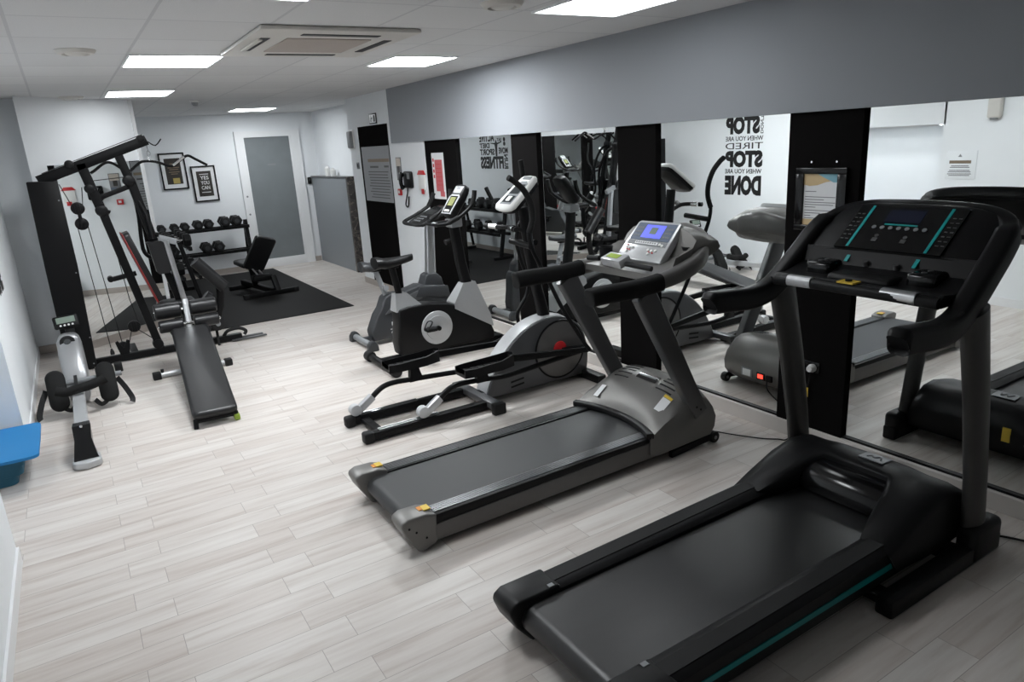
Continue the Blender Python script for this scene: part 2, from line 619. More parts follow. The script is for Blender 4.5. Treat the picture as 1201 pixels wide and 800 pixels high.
# ================================================================== the room
XW = 3.59          # face of the plinth / bulkhead / right wall
XM = 3.63          # silvered face of the mirrors
XL = -0.54         # left wall
YB = 12.78         # back wall
ZC = 2.593         # ceiling
AX, AY, BX = -0.22, 8.558, 0.86      # the slanted wall that carries the gym mirror
SA = math.radians(36.3)
BY = AY + (BX - AX) * math.tan(SA)
SD = Vector((math.cos(SA), math.sin(SA), 0))           # along it
SN = Vector((math.sin(SA), -math.cos(SA), 0))          # out of it

struct('floor', MB().box(-1.6, 4.4, -2.2, 13.1, -0.05, 0.0), M['floor'])
struct('ceiling', MB().box(-1.6, 4.4, -2.2, 13.1, ZC, ZC + 0.05), M['ceiling'])
struct('wall_back', MB().box(0.6, 4.4, YB, YB + 0.1, 0, ZC), M['wall'])
w = MB()
w.box(XW, 4.4, 7.57, 9.98, 0, ZC)
w.box(3.70, 4.4, -2.2, 7.57, 0, ZC)
struct('wall_right', w, M['wall'])
struct('wall_right_far', MB().box(3.96, 4.4, 9.9, YB, 0, ZC), M['wall'])
w = MB()
w.box(-1.6, XL, -2.2, 4.02, 0, ZC)                        # pier nearest the camera
w.box(-1.6, XL, 5.72, 9.2, 0, ZC)
w.box(-1.6, -1.12, 4.0, 5.75, 0, ZC)                      # back of the recess
w.box(-1.14, XL, 4.0, 5.75, 1.80, ZC)                     # header over the recess
struct('wall_left', w, M['wall'])
struct('wall_near', MB().box(-1.6, 4.4, -2.25, -2.2, 0, ZC), M['wall'])
struct('wall_corner', MB().box(-0.6, -0.1, 8.86, 9.2, 0, ZC), M['wall'])
struct('wall_slanted', MB().prism([(AX, AY), (BX, BY), (BX, YB + 0.05), (0.5, YB + 0.05), (-0.15, 9.2), (AX, 8.9)], 'z', 0, ZC), M['wall'])

struct('trim_bulkhead', MB().box(XW - 0.02, 3.72, -2.2, 8.45, 1.955, ZC), M['soffit'])
struct('trim_plinth', MB().box(XW, 3.72, -2.2, 7.57, 0, 0.095, 0.004), M['plinth'])
struct('trim_mirror_channel', MB().box(XM - 0.016, XM + 0.03, -0.6, 6.82, 0.095, 0.108), M['black_metal'])

b = MB()
b.box(XL, XL + 0.012, -2.2, 4.02, 0, 0.085)
struct('baseboard_left_near', b, M['white_frame'])
struct('baseboard_left', MB().box(XL, XL + 0.012, 5.72, 8.86, 0, 0.085), M['white_frame'])
struct('baseboard_corner', MB().box(-0.54, -0.15, 8.845, 8.86, 0, 0.085), M['baseboard'])
b = MB()
p0 = Vector((AX, AY, 0))
p1 = Vector((BX, BY, 0))
b.prism([(p0.x, p0.y), (p1.x, p1.y), (p1.x + SN.x * 0.014, p1.y + SN.y * 0.014), (p0.x + SN.x * 0.014, p0.y + SN.y * 0.014)], 'z', 0, 0.085)
struct('baseboard_slanted', b, M['baseboard'])
b = MB()
b.box(BX, 2.60, YB - 0.012, YB, 0, 0.085)
b.box(3.68, 3.80, YB - 0.012, YB, 0, 0.085)
struct('baseboard_back', b, M['baseboard'])
struct('baseboard_right', MB().box(XW - 0.012, XW, 7.57, 9.98, 0, 0.085), M['baseboard'])
struct('baseboard_alcove', MB().box(BX, BX + 0.012, BY, YB, 0, 0.085), M['baseboard'])

# dark floor-to-bulkhead panels between the mirrors, and the dark panel further along the wall
PIL = [(2.26, 2.71), (3.81, 4.22), (5.30, 5.72), (6.82, 7.57)]
for i, (a, c) in enumerate(PIL):
    struct('trim_%d' % (i + 1), MB().box(3.602, 3.70, a, c, 0.095, 1.956, 0.002), M['black_panel'])
struct('trim_5', MB().box(XW - 0.006, XW + 0.01, 8.57, 9.60, 0, 2.20), M['black_panel'])

# mirrors: plain sheets between the panels
for (a, c, lab) in [(-0.6, 2.26, 'wide wall mirror behind the black treadmill, nearest of the right wall'),
                    (2.71, 3.81, 'wall mirror reflecting the big lettering, between the framed notice panel and the next dark panel'),
                    (4.22, 5.30, 'wall mirror reflecting the gym corner, third mirror along the right wall'),
                    (5.72, 6.82, 'wall mirror behind the upright bikes, farthest along the right wall')]:
    solid('wall_mirror', MB().box(XM, XM + 0.006, a, c, 0.108, 1.956), M['mirror'], lab, 'mirror', (XM, (a + c) / 2, 0.1), 'mirrors along the right wall', smooth=False)

# framed mirror on the slanted wall
t = thing('gym_mirror', 'large frameless mirror with white side strip on slanted wall behind the multi-gym', 'mirror', (0.3, 8.9, 0.1))
def sl(d, z, o):
    return p0 + SD * d + SN * o + Vector((0, 0, z))
LW = (p1 - p0).length
mb = MB()
mb.slab([sl(0.18, 0.088, .006), sl(LW - 0.045, 0.088, .006), sl(LW - 0.045, 1.935, .006), sl(0.18, 1.935, .006)], 0.005)
mb.build('mirror_glass', M['mirror'], t, smooth=False)
mb = MB()
mb.slab([sl(LW - 0.045, 0.088, .012), sl(LW, 0.088, .012), sl(LW, ZC, .012), sl(LW - 0.045, ZC, .012)], 0.011)
mb.build('side_strip', M['white_frame'], t, smooth=False)

# back door with frosted glass
D = MB()
D.box(2.60, 2.72, YB - 0.05, YB, 0, 2.21)
D.box(3.53, 3.68, YB - 0.05, YB, 0, 2.21)
D.box(2.60, 3.68, YB - 0.05, YB, 2.21, 2.31)
door = struct('door_1', D, M['white_frame'])
D = MB()
D.box(2.72, 3.53, YB - 0.035, YB - 0.002, 0.0, 0.15, 0.003)
D.box(2.72, 2.75, YB - 0.035, YB - 0.002, 0.15, 2.21, 0.003)
D.box(3.50, 3.53, YB - 0.035, YB - 0.002, 0.15, 2.21, 0.003)
D.build('door_leaf_frame', M['white_frame'], door)
MB().box(2.75, 3.50, YB - 0.02, YB - 0.008, 0.15, 2.21).build('glass_pane', M['frosted'], door)
MB().box(3.08, 3.22, YB - 0.024, YB - 0.02, 1.74, 1.765).build('glass_sign', M['mid_grey'], door)
D = MB()
for z in (0.95, 1.25):
    D.cyl((2.66, YB - 0.06, z), (2.66, YB - 0.05, z), 0.016, n=12)
each(D, 'lock', M['mid_grey'], door)

# low counter partition with a dark marble end
pt = thing('counter_partition', 'low grey partition wall with dark marble end beside the back door', 'partition', (3.85, 11.8, 0))
MB().box(3.81, 3.955, 10.96, YB - 0.02, 0, 1.49).build('panel', M['counter'], pt)
MB().box(3.80, 3.955, 10.88, 10.96, 0, 1.51, 0.003).build('marble_end', M['marble'], pt)
MB().box(3.79, 3.956, 10.96, YB - 0.02, 1.49, 1.51, 0.003).build('ledge', M['dark_silver'], pt)
for i, (y, h, lab) in enumerate([(12.0, 0.17, 'tall white bottle standing on the partition ledge'), (11.72, 0.13, 'shorter white bottle standing on the partition ledge')]):
    b = MB()
    b.lathe([(0, 0), (0.045, 0), (0.045, h * 0.75), (0.02, h * 0.9), (0.02, h), (0, h)], (3.87, y, 1.511), (0, 0, 1), 16)
    solid('bottle', b, M['white_plastic'], lab, 'bottle', (3.87, y, 1.511), 'white bottles on the partition')

# ================================================================== ceiling fittings
def ceiling_light(x0, x1, y0, y1, lab, watts):
    lm = emit_mat('light panel diffuser', (0.94, 0.975, 1.0), watts)
    t = thing('ceiling_light', lab, 'ceiling light', ((x0 + x1) / 2, (y0 + y1) / 2, ZC), 'square ceiling light panels')
    MB().box(x0 + 0.012, x1 - 0.012, y0 + 0.012, y1 - 0.012, ZC - 0.006, ZC - 0.001).build('diffuser', lm, t, smooth=False)
    f = MB()
    f.box(x0, x1, y0, y0 + 0.012, ZC - 0.01, ZC)
    f.box(x0, x1, y1 - 0.012, y1, ZC - 0.01, ZC)
    f.box(x0, x0 + 0.012, y0 + 0.012, y1 - 0.012, ZC - 0.01, ZC)
    f.box(x1 - 0.012, x1, y0 + 0.012, y1 - 0.012, ZC - 0.01, ZC)
    f.build('frame', M['white_frame'], t, smooth=False)
ceiling_light(0.545, 1.15, 5.50, 6.15, 'square light panel left of the air conditioning cassette', 44.0)
ceiling_light(0.565, 1.17, 8.10, 8.80, 'square light panel in front of the slanted wall', 8.0)
ceiling_light(2.40, 3.00, 11.30, 11.95, 'small distant light panel in front of the back door', 27.0)
ceiling_light(2.41, 2.98, 5.45, 6.08, 'square light panel between air conditioning cassette and grey bulkhead', 50.0)
ceiling_light(2.44, 3.05, 2.93, 3.58, 'largest light panel, at the top edge above the bulkhead', 6.5)
ceiling_light(0.55, 1.155, 2.89, 3.545, 'square light panel nearest the camera, just touching the top edge of the frame',  22.0)

t = thing('added_recess_lamp', 'unseen slim light strip added under the recess header to brighten the recess', 'lamp', (-0.83, 4.86, 1.80))  # added glowing strip, no visible fitting here, brightens the recess
MB().box(-0.86, -0.80, 4.2, 5.5, 1.788, 1.7995).build('diffuser', emit_mat('added strip diffuser', (0.94, 0.975, 1.0), 12.0), t, smooth=False)
f = MB()
f.box(-0.875, -0.86, 4.19, 5.51, 1.785, 1.80)
f.box(-0.80, -0.785, 4.19, 5.51, 1.785, 1.80)
each(f, 'housing', M['white_frame'], t)

ac = thing('air_conditioner', 'square ceiling air conditioning cassette with beige grille', 'air conditioner', (1.58, 4.8, ZC))
f = MB()
f.box(1.09, 2.06, 4.22, 5.36, ZC - 0.028, ZC - 0.001, 0.012)
f.build('frame', M['cream_plastic'], ac)
MB().box(1.31, 1.84, 4.50, 5.08, ZC - 0.034, ZC - 0.026, 0.004).build('grille', M['ac_grille'], ac)
for (x0, x1, y0, y1) in ((1.36, 1.84, 4.34, 4.40), (1.16, 1.215, 4.52, 5.05), (1.36, 1.84, 5.20, 5.26), (1.93, 1.985, 4.52, 5.05)):
    v = MB().box(x0, x1, y0, y1, ZC - 0.031, ZC - 0.026).build('air_slot', M['black_plastic'], ac)
    if x0 == 1.16:
        MB().box(x0 - 0.01, x0 + 0.018, y0 + 0.03, y1 - 0.03, ZC - 0.04, ZC - 0.027, 0.004).build('flap', M['cream_plastic'], v)
for x, y, lab in ((0.24, 5.34, 'round ceiling vent at the left, near the first light panel'), (0.27, 8.75, 'distant round ceiling vent just before the slanted wall'), (2.13, 3.39, 'round ceiling vent cut by the top edge beside the largest light')):
    v = MB()
    v.lathe([(0, -0.03), (0.045, -0.03), (0.06, -0.022), (0.062, -0.012), (0.075, -0.010), (0.078, -0.026), (0.10, -0.022), (0.115, -0.004), (0.115, -0.0005), (0, -0.0005)], (x, y, ZC), (0, 0, 1), 32)
    solid('ceiling_vent', v, M['cream_plastic'], lab, 'vent', (x, y, ZC), 'round ceiling vents')
sm = thing('smoke_detector', 'small white smoke detector on the ceiling', 'smoke detector', (1.57, 9.6, ZC))
MB().lathe([(0, -0.022), (0.05, -0.022), (0.055, -0.015), (0.055, -0.0005), (0, -0.0005)], (1.57, 9.6, ZC), (0, 0, 1), 24).build('base', M['white_plastic'], sm)
MB().lathe([(0, -0.065), (0.025, -0.062), (0.036, -0.045), (0.04, -0.022), (0, -0.022)], (1.57, 9.6, ZC), (0, 0, 1), 24).build('sensor', M['mid_grey'], sm)

# ================================================================== things on the walls
def lines(mb, x, y0, y1, z_top, dz, n, th=0.006, rag=0.25, face=-1):
    """rows of fine print on a wall of constant x"""
    for i in range(n):
        z = z_top - i * dz
        a = y0 + (y1 - y0) * random.uniform(0, rag) * 0.5
        c = y1 - (y1 - y0) * random.uniform(0, rag) * 0.5
        mb.box(x, x + 0.001 * face, a, c, z - th, z)

# gym rules board on the dark panel
t = thing('rules_notice', 'grey notice with lines of black print on the dark panel', 'notice', (3.583, 9.0, 1.2))
MB().box(3.579, 3.584, 8.58, 9.53, 1.22, 1.935).build('sheet', M['grey_paper'], t)
p = MB()
p.box(3.5785, 3.579, 8.60, 9.33, 1.735, 1.775)
p.build('title_bar', M['brown'], t)
p = MB()
p.box(3.5785, 3.579, 8.98, 9.27, 1.66, 1.685)
p.box(3.5785, 3.579, 8.63, 8.78, 1.665, 1.69)
lines(p, 3.579, 8.63, 9.36, 1.615, 0.037, 10, 0.012)
p.build('printed_lines', M['dim_grey'], t)

t = thing('exit_sign', 'small square running man exit sign above the dark panel', 'sign', (3.588, 9.0, 2.22))
MB().box(3.580, 3.589, 8.88, 9.13, 2.215, 2.345, 0.002).build('frame', M['black_plastic'], t)
MB().box(3.579, 3.5805, 8.90, 9.11, 2.23, 2.33).build('face', M['light_silver'], t)
p = MB()
p.box(3.578, 3.579, 8.92, 8.98, 2.24, 2.32)
p.box(3.578, 3.579, 9.03, 9.055, 2.27, 2.30)
p.ball((3.5785, 9.05, 2.312), 0.010, (0.1, 1, 1), 10)
p.box(3.578, 3.579, 9.00, 9.08, 2.285, 2.292)
p.box(3.578, 3.579, 9.05, 9.075, 2.24, 2.275)
p.build('symbol', M['ink'], t)

t = thing('wall_lamp', 'slim pale grey emergency wall lamp beside the dark panel', 'lamp', (3.58, 9.88, 1.92))
MB().box(3.535, 3.585, 9.80, 9.95, 1.93, 2.16, 0.02, 3).build('body', M['mid_grey'], t)
MB().box(3.575, 3.591, 9.785, 9.965, 1.915, 2.175, 0.006).build('back_plate', M['white_plastic'], t)
t = thing('light_switch', 'small dark switch plate left of the dark panel', 'switch', (3.588, 9.74, 1.66))
MB().box(3.58, 3.591, 9.69, 9.79, 1.645, 1.735, 0.003).build('plate', M['mid_grey'], t)
MB().box(3.574, 3.581, 9.715, 9.765, 1.665, 1.715, 0.002).build('rocker', M['grey_plastic'], t)
t = thing('intercom', 'small black intercom box right of the back door', 'intercom', (3.76, YB - 0.02, 1.38))
MB().box(3.735, 3.80, YB - 0.03, YB, 1.37, 1.49, 0.01).build('body', M['black_plastic'], t)
MB().box(3.75, 3.785, YB - 0.034, YB - 0.03, 1.43, 1.47).build('speaker_grille', M['grey_plastic'], t)

t = thing('picture', 'small colour picture on the wall beside the dark panel', 'picture', (3.588, 8.33, 1.5))
MB().box(3.582, 3.591, 8.25, 8.40, 1.51, 1.785, 0.001).build('backing', M['grey_ink'], t)
p = MB()
p.box(3.581, 3.582, 8.26, 8.39, 1.68, 1.775)
p.build('print_top', M['beige'], t)
MB().box(3.581, 3.582, 8.30, 8.36, 1.60, 1.68).build('print_middle', M['art_dark'], t)
MB().box(3.581, 3.582, 8.26, 8.34, 1.52, 1.58).build('print_low', M['panel_blue'], t)
t = thing('call_point', 'red fire alarm call point on the white wall', 'fire alarm', (3.588, 8.345, 1.32))
MB().box(3.565, 3.591, 8.30, 8.39, 1.325, 1.405, 0.006).build('housing', M['red'], t)
MB().box(3.562, 3.566, 8.325, 8.365, 1.35, 1.385).build('window', M['white_plastic'], t)

t = thing('wall_phone', 'black corded telephone on the white wall', 'telephone', (3.585, 8.03, 1.4))
MB().box(3.545, 3.591, 7.93, 8.15, 1.42, 1.62, 0.045, 4).build('base', M['black_plastic'], t)
h = MB()
h.sweep(catmull([(3.53, 8.12, 1.60), (3.505, 8.11, 1.55), (3.50, 8.11, 1.51), (3.505, 8.11, 1.46), (3.53, 8.12, 1.42)], 4), rrect(0.05, 0.035, 0.012), (0, 1, 0), scale=[1.2 if i in (0, 1, 2, 14, 15, 16) else 0.9 for i in range(17)])
h.build('handset', M['black_gloss'], t)
MB().box(3.543, 3.546, 7.95, 8.02, 1.53, 1.60).build('keypad', M['mid_grey'], t)
h = MB()
h.tube([(3.56, 8.06, 1.42), (3.56, 8.08, 1.36), (3.555, 8.12, 1.28), (3.56, 8.16, 1.22), (3.565, 8.13, 1.19), (3.565, 8.09, 1.22), (3.57, 8.07, 1.32)], 0.009, 8, 6)
h.build('cord', M['black_rubber'], t)

t = thing('fire_blanket', 'white fire blanket pouch with red top and pull tab beside the first dark panel', 'fire blanket', (3.585, 7.68, 1.36))
MB().box(3.575, 3.591, 7.60, 7.77, 1.40, 1.585, 0.006).build('pouch', M['white_plastic'], t)
MB().prism([(7.585, 1.58), (7.785, 1.58), (7.74, 1.63), (7.63, 1.63)], 'x', 3.57, 3.591, 0.004).build('top_cover', M['red'], t)
MB().box(3.57, 3.576, 7.63, 7.70, 1.36, 1.42, 0.004).build('pull_tab', M['red'], t)

t = thing('red_poster', 'pinkish red printed poster with white border on the farthest dark panel', 'poster', (3.598, 7.26, 1.3))
MB().box(3.597, 3.602, 7.12, 7.41, 1.315, 1.82).build('sheet', M['paper'], t)
p = MB()
p.box(3.5955, 3.597, 7.16, 7.34, 1.40, 1.745)
p.box(3.5955, 3.597, 7.145, 7.25, 1.345, 1.40)
p.build('print_block', M['pink_red'], t)
p = MB()
lines(p, 3.597, 7.355, 7.39, 1.76, 0.06, 4, 0.035, 0.1)
lines(p, 3.5955, 7.18, 7.32, 1.70, 0.045, 6, 0.008)
p.build('print_lines', M['red'], t)

# framed notice on the nearest dark panel
t = thing('framed_notice', 'framed notice with turquoise and sand print on the dark panel above the socket', 'picture', (3.59, 2.48, 1.3))
f = MB()
f.box(3.575, 3.602, 2.32, 2.635, 1.30, 1.335, 0.004)
f.box(3.575, 3.602, 2.32, 2.635, 1.62, 1.655, 0.004)
f.box(3.575, 3.602, 2.32, 2.375, 1.335, 1.62, 0.004)
f.box(3.575, 3.602, 2.585, 2.635, 1.335, 1.62, 0.004)
f.build('frame', M['black_gloss'], t)
MB().box(3.588, 3.592, 2.375, 2.585, 1.335, 1.62).build('sheet', M['paper'], t)
MB().prism([(2.585, 1.56), (2.55, 1.553), (2.50, 1.558), (2.45, 1.575), (2.40, 1.585), (2.375, 1.60), (2.375, 1.62), (2.585, 1.62)], 'x', 3.5868, 3.588).build('sand_print', M['sand'], t)
MB().prism([(2.375, 1.575), (2.40, 1.575), (2.46, 1.60), (2.50, 1.62), (2.375, 1.62)], 'x', 3.5858, 3.5868).build('turquoise_print', M['sky_print'], t)
MB().box(3.5868, 3.588, 2.375, 2.585, 1.335, 1.368).build('footer', M['sand'], t)
p = MB()
for z, a in ((1.525, 0.07), (1.495, 0.19), (1.48, 0.12), (1.465, 0.19), (1.452, 0.18), (1.438, 0.07), (1.42, 0.185), (1.405, 0.10), (1.39, 0.04), (1.376, 0.11)):
    p.box(3.587, 3.588, 2.575 - a, 2.575, z - 0.004, z)
p.build('printed_lines', M['grey_ink'], t)
p = MB()
for y in (2.55, 2.395):
    p.cyl((3.602, y, 1.685), (3.594, y, 1.685), 0.006, n=10)
each(p, 'hook', M['chrome'], t)

# socket, plug and its lead on the nearest dark panel
t = thing('power_socket', 'black double power socket low on the dark panel', 'socket', (3.60, 2.53, 0.49))
MB().box(3.592, 3.602, 2.42, 2.58, 0.455, 0.525, 0.006).build('plate', M['black_gloss'], t)
p = MB()
p.cyl((3.5915, 2.545, 0.49), (3.593, 2.545, 0.49), 0.022, n=20)
p.build('outlet', M['black_rubber'], t)
# two framed posters on the back wall
def framed(x0, x1, z0, z1, name, lab, cat):
    t = thing(name, lab, cat, ((x0 + x1) / 2, YB - 0.01, z0), 'framed posters on the back wall')
    y = YB
    f = MB()
    for a in ((x0, x1, z0, z0 + 0.022), (x0, x1, z1 - 0.022, z1), (x0, x0 + 0.022, z0 + 0.022, z1 - 0.022), (x1 - 0.022, x1, z0 + 0.022, z1 - 0.022)):
        f.box(a[0], a[1], y - 0.028, y, a[2], a[3], 0.002)
    f.build('frame', M['black_gloss'], t)
    MB().box(x0 + 0.02, x1 - 0.02, y - 0.012, y - 0.001, z0 + 0.02, z1 - 0.02).build('mount', M['paper'], t)
    MB().box(x0 + 0.075, x1 - 0.075, y - 0.014, y - 0.012, z0 + 0.085, z1 - 0.085).build('print', M['art_dark'], t)
    return t
t = framed(1.40, 1.785, 1.46, 2.035, 'framed_poster', 'framed dark poster with gold square, upper left of the pair', 'poster')
MB().box(1.565, 1.665, YB - 0.016, YB - 0.014, 1.555, 1.64).build('gold_square', M['art_gold'], t)
p = MB()
for i, (z, a) in enumerate(((1.86, .10), (1.80, .17), (1.77, .13), (1.73, .16), (1.70, .10))):
    p.box(1.60 - a / 2, 1.60 + a / 2, YB - 0.016, YB - 0.014, z, z + 0.012)
p.build('printed_lines', M['brown'], t)
t = framed(1.845, 2.22, 1.23, 1.805, 'framed_poster', 'framed black poster reading YES YOU CAN, lower right of the pair', 'poster')
p = MB()
for body, z, w_ in (('YES', 1.585, 0.13), ('YOU', 1.505, 0.13), ('CAN', 1.425, 0.13)):
    p.text(body, (2.035 - w_ / 2, YB - 0.016, z), (1, 0, 0), (0, 0, 1), w_, 0.058, 0.001, 0.012)
p.box(1.965, 2.105, YB - 0.016, YB - 0.014, 1.665, 1.675)
p.box(1.965, 2.105, YB - 0.016, YB - 0.014, 1.375, 1.385)
p.build('lettering', M['white_text'], t)

# lettering on the left wall, seen in the mirrors
L = MB()
def wl(body, y0, y1, z0, z1, bold=0.02):
    L.text(body, (XL + 0.001, y0, z0), (0, 1, 0), (0, 0, 1), y1 - y0, z1 - z0, 0.002, bold)
wl('DONE', 6.27, 6.88, 1.00, 1.265, 0.062)
wl('WHEN YOU ARE', 6.27, 6.88, 1.29, 1.350, 0.015)
wl('STOP', 6.26, 6.88, 1.37, 1.59, 0.062)
wl('TIRED', 6.26, 6.88, 1.61, 1.69, 0.0)
wl('WHEN YOU ARE', 6.26, 6.88, 1.715, 1.775, 0.012)
wl('STOP', 6.32, 6.88, 1.80, 2.03, 0.062)
L.text("DON'T", (XL + 0.001, 6.305, 1.80), (0, 0, 1), (0, -1, 0), 0.23, 0.045, 0.002, 0.015)
solid('wall_lettering', L, M['ink'], 'big black wall lettering ending in STOP WHEN YOU ARE DONE on the left wall', 'wall lettering', (XL, 6.57, 1.0))
L = MB()
XA = BX + 0.001
def al(body, y0, y1, z0, z1, bold=0.02):
    L.text(body, (XA, y0, z0), (0, 1, 0), (0, 0, 1), y1 - y0, z1 - z0, 0.002, bold)
al('FITNESS', 10.42, 11.20, 1.45, 1.66, 0.05)
al('SPORT', 10.70, 11.20, 1.68, 1.785, 0.035)
al('DIET', 10.86, 11.20, 1.80, 1.885, 0.035)
al('ACTIVE', 10.69, 11.20, 1.905, 2.04, 0.035)
al('MOVE', 10.27, 10.56, 1.70, 1.80, 0.035)
al('EAT', 10.46, 10.60, 1.90, 1.955, 0.03)
L.text('RUN', (XA, 10.40, 1.45), (0, 0, 1), (0, -1, 0), 0.235, 0.12, 0.002, 0.04)
L.prism([(10.615, 1.66), (10.665, 1.66), (10.672, 1.80), (10.69, 1.855), (10.83, 1.875), (10.83, 1.885), (10.67, 1.880), (10.645, 1.93), (10.63, 1.93), (10.61, 1.88), (10.46, 1.90), (10.46, 1.885), (10.59, 1.855), (10.606, 1.80)], 'x', XA, XA + 0.002)
for (y, z) in ((10.37, 1.93), (10.37, 1.86)):
    L.cyl((XA, y, z), (XA + 0.002, y, z), 0.035, n=14)
solid('wall_lettering', L, M['ink'], 'black word cloud with FITNESS at the bottom on the alcove wall', 'wall lettering', (BX, 10.8, 1.45))
# notice and wall lamp on the left wall near the camera, seen in the nearest mirror
t = thing('wall_notice', 'clear notice plate with brown heading on the left wall', 'notice', (XL, 3.82, 1.27))
MB().box(XL, XL + 0.006, 3.66, 3.95, 1.25, 1.53, 0.001).build('plate', M['wall'], t)
MB().box(XL + 0.006, XL + 0.007, 3.71, 3.92, 1.405, 1.435).build('heading', M['brown'], t)
p = MB()
for z, a in ((1.385, .17), (1.37, .19), (1.34, .2), (1.325, .22), (1.305, .23), (1.29, .2)):
    p.box(XL + 0.006, XL + 0.007, 3.815 - a / 2, 3.815 + a / 2, z - 0.008, z)
p.build('printed_lines', M['grey_ink'], t)
MB().prism([(3.80, 1.47), (3.84, 1.47), (3.82, 1.50)], 'x', XL + 0.006, XL + 0.007).build('emblem', M['mid_grey'], t)
t = thing('wall_sensor', 'pale rounded sensor box high on the left wall', 'sensor', (XL, 3.53, 1.82))
MB().box(XL, XL + 0.06, 3.47, 3.60, 1.83, 2.06, 0.025, 3).build('body', M['cream_plastic'], t)
MB().box(XL + 0.02, XL + 0.055, 3.50, 3.57, 1.822, 1.84, 0.008).build('lens', M['mid_grey'], t)
# ================================================================== silver treadmill
def build_silver_treadmill():
    t = thing('treadmill', 'silver grey treadmill with lit blue display and black foam grips', 'treadmill', (2.15, 3.2, 0))
    YR, YL = 2.84, 3.56
    mid = 3.2
    def mir(y):
        return 2 * mid - y
    # long side skirts
    for f in (lambda y: y, mir):
        b = MB()
        b.prism([(1.20, 0.03), (2.78, 0.045), (2.78, 0.145), (1.20, 0.118)], 'y', f(YR), f(YR + 0.05), 0.006)
        b.build('side_skirt', M['grey_skirt'], t)
        b = MB()
        b.prism([(1.21, 0.118), (2.76, 0.142), (2.76, 0.172), (1.21, 0.168)], 'y', f(YR + 0.006), f(YR + 0.115), 0.005)
        r = b.build('foot_rail', M['black_plastic'], t)
        b = MB()
        for i in range(5):
            y = f(YR + 0.038 + i * 0.0145)
            b.prism([(1.24, 0.167), (2.74, 0.171), (2.74, 0.1765), (1.24, 0.1725)], 'y', y - 0.0035, y + 0.0035)
        each(b, 'grip_strip', M['strip_alu'], r)
        b = MB()
        b.prism([(1.225, 0.028), (1.15, 0.004), (1.125, 0.012), (1.065, 0.11), (1.045, 0.165), (1.05, 0.185), (1.085, 0.2), (1.18, 0.197), (1.235, 0.18)], 'y', f(YR - 0.012), f(YR + 0.118), 0.01, 3)
        c = b.build('end_cap', M['silver_paint'], t, angle=50)
        b = MB()
        b.box(1.185, 1.222, f(YR + 0.03), f(YR + 0.08), 0.1935, 0.2)
        b.build('warning_sticker', M['yellow'], c)
        b = MB()
        b.box(1.165, 1.183, f(YR + 0.04), f(YR + 0.08), 0.1955, 0.2005)
        b.build('warning_print', M['orange'], c)
        b = MB()
        for x, z in ((1.085, 0.15), (1.12, 0.12), (1.17, 0.075)):
            b.cyl((x, f(YR - 0.0135), z), (x, f(YR + 0.01), z), 0.006, n=10)
        each(b, 'screw', M['black_metal'], c)
    # belt over rollers
    b = MB()
    pr = []
    for i in range(9):
        a = math.radians(90 + 180 * i / 8)
        pr.append((1.155 + 0.052 * math.cos(a), 0.107 + 0.052 * math.sin(a)))
    pr += [(2.80, 0.062), (2.80, 0.162)]
    b.prism(pr, 'y', YR + 0.112, YL - 0.112)
    b.build('belt', M['belt'], t)
    MB().box(1.25, 2.8, YR + 0.05, YL - 0.05, 0.04, 0.06).build('deck_frame', M['black_metal'], t)
    b = MB()
    b.cyl((1.155, YR + 0.07, 0.107), (1.155, YL - 0.07, 0.107), 0.048)
    b.build('rear_roller', M['black_rubber'], t)
    b = MB()
    for y in (YR + 0.12, YL - 0.12):
        b.box(1.5, 1.58, y - 0.03, y + 0.03, 0.0, 0.045, 0.008)
    each(b, 'support_foot', M['black_rubber'], t)
    # motor hood
    b = MB()
    rings = []
    prof = [(2.66, 0.165), (2.675, 0.20), (2.77, 0.275), (2.87, 0.35), (2.95, 0.392), (3.05, 0.405), (3.13, 0.375), (3.195, 0.29), (3.225, 0.19), (3.215, 0.11), (3.18, 0.065), (2.72, 0.05), (2.66, 0.07)]
    for k in range(15):
        u = -1 + 2 * k / 14
        y = mid + u * 0.37
        e = abs(u)
        s = 1 - 0.28 * e ** 4
        if k in (0, 14):
            s *= 0.95
        rings.append([(x - (0.03 * (e ** 2)) * (1 if x < 2.8 else 0) + (0.055 * (1 - e ** 2)) * (1 if x < 2.72 else 0) - 0.05 * (e ** 3) * (1 if x > 3.1 else 0), y, (z if z < 0.15 else 0.15 + (z - 0.15) * s)) for x, z in prof])
    b.loft(rings)
    hood = b.build('motor_hood', M['silver_paint'], t, angle=60)
    def hz(x, y):       # height of the hood's skin
        u = abs((y - mid) / 0.37)
        s = 1 - 0.28 * u ** 4
        top = [p for p in prof[1:9]]
        for (xa, za), (xb, zb) in zip(top, top[1:]):
            if xa <= x <= xb:
                z = za + (zb - za) * (x - xa) / (xb - xa)
                return 0.15 + (z - 0.15) * s
        return 0.2
    b = MB()
    pts = []
    for k in range(15):
        u = -1 + 2 * k / 14
        e = abs(u)
        pts.append((2.662 - 0.03 * e ** 2 + 0.055 * (1 - e ** 2), mid + u * 0.365, 0.187))
    b.sweep(pts, rrect(0.045, 0.035, 0.008), (0, 0, 1))
    b.build('front_lip', M['black_plastic'], hood)
    for s in (-1, 1):
        b = MB()
        for i in range(5):
            x = 2.90 + i * 0.034
            ya, yb = mid + s * 0.13, mid + s * 0.26
            b.sweep([(x, ya + (yb - ya) * q / 4, hz(x, ya + (yb - ya) * q / 4) + 0.0005) for q in range(5)], rrect(0.012, 0.006, 0.002), (0, 0, 1))
        each(b, 'vent', M['black_plastic'], hood)
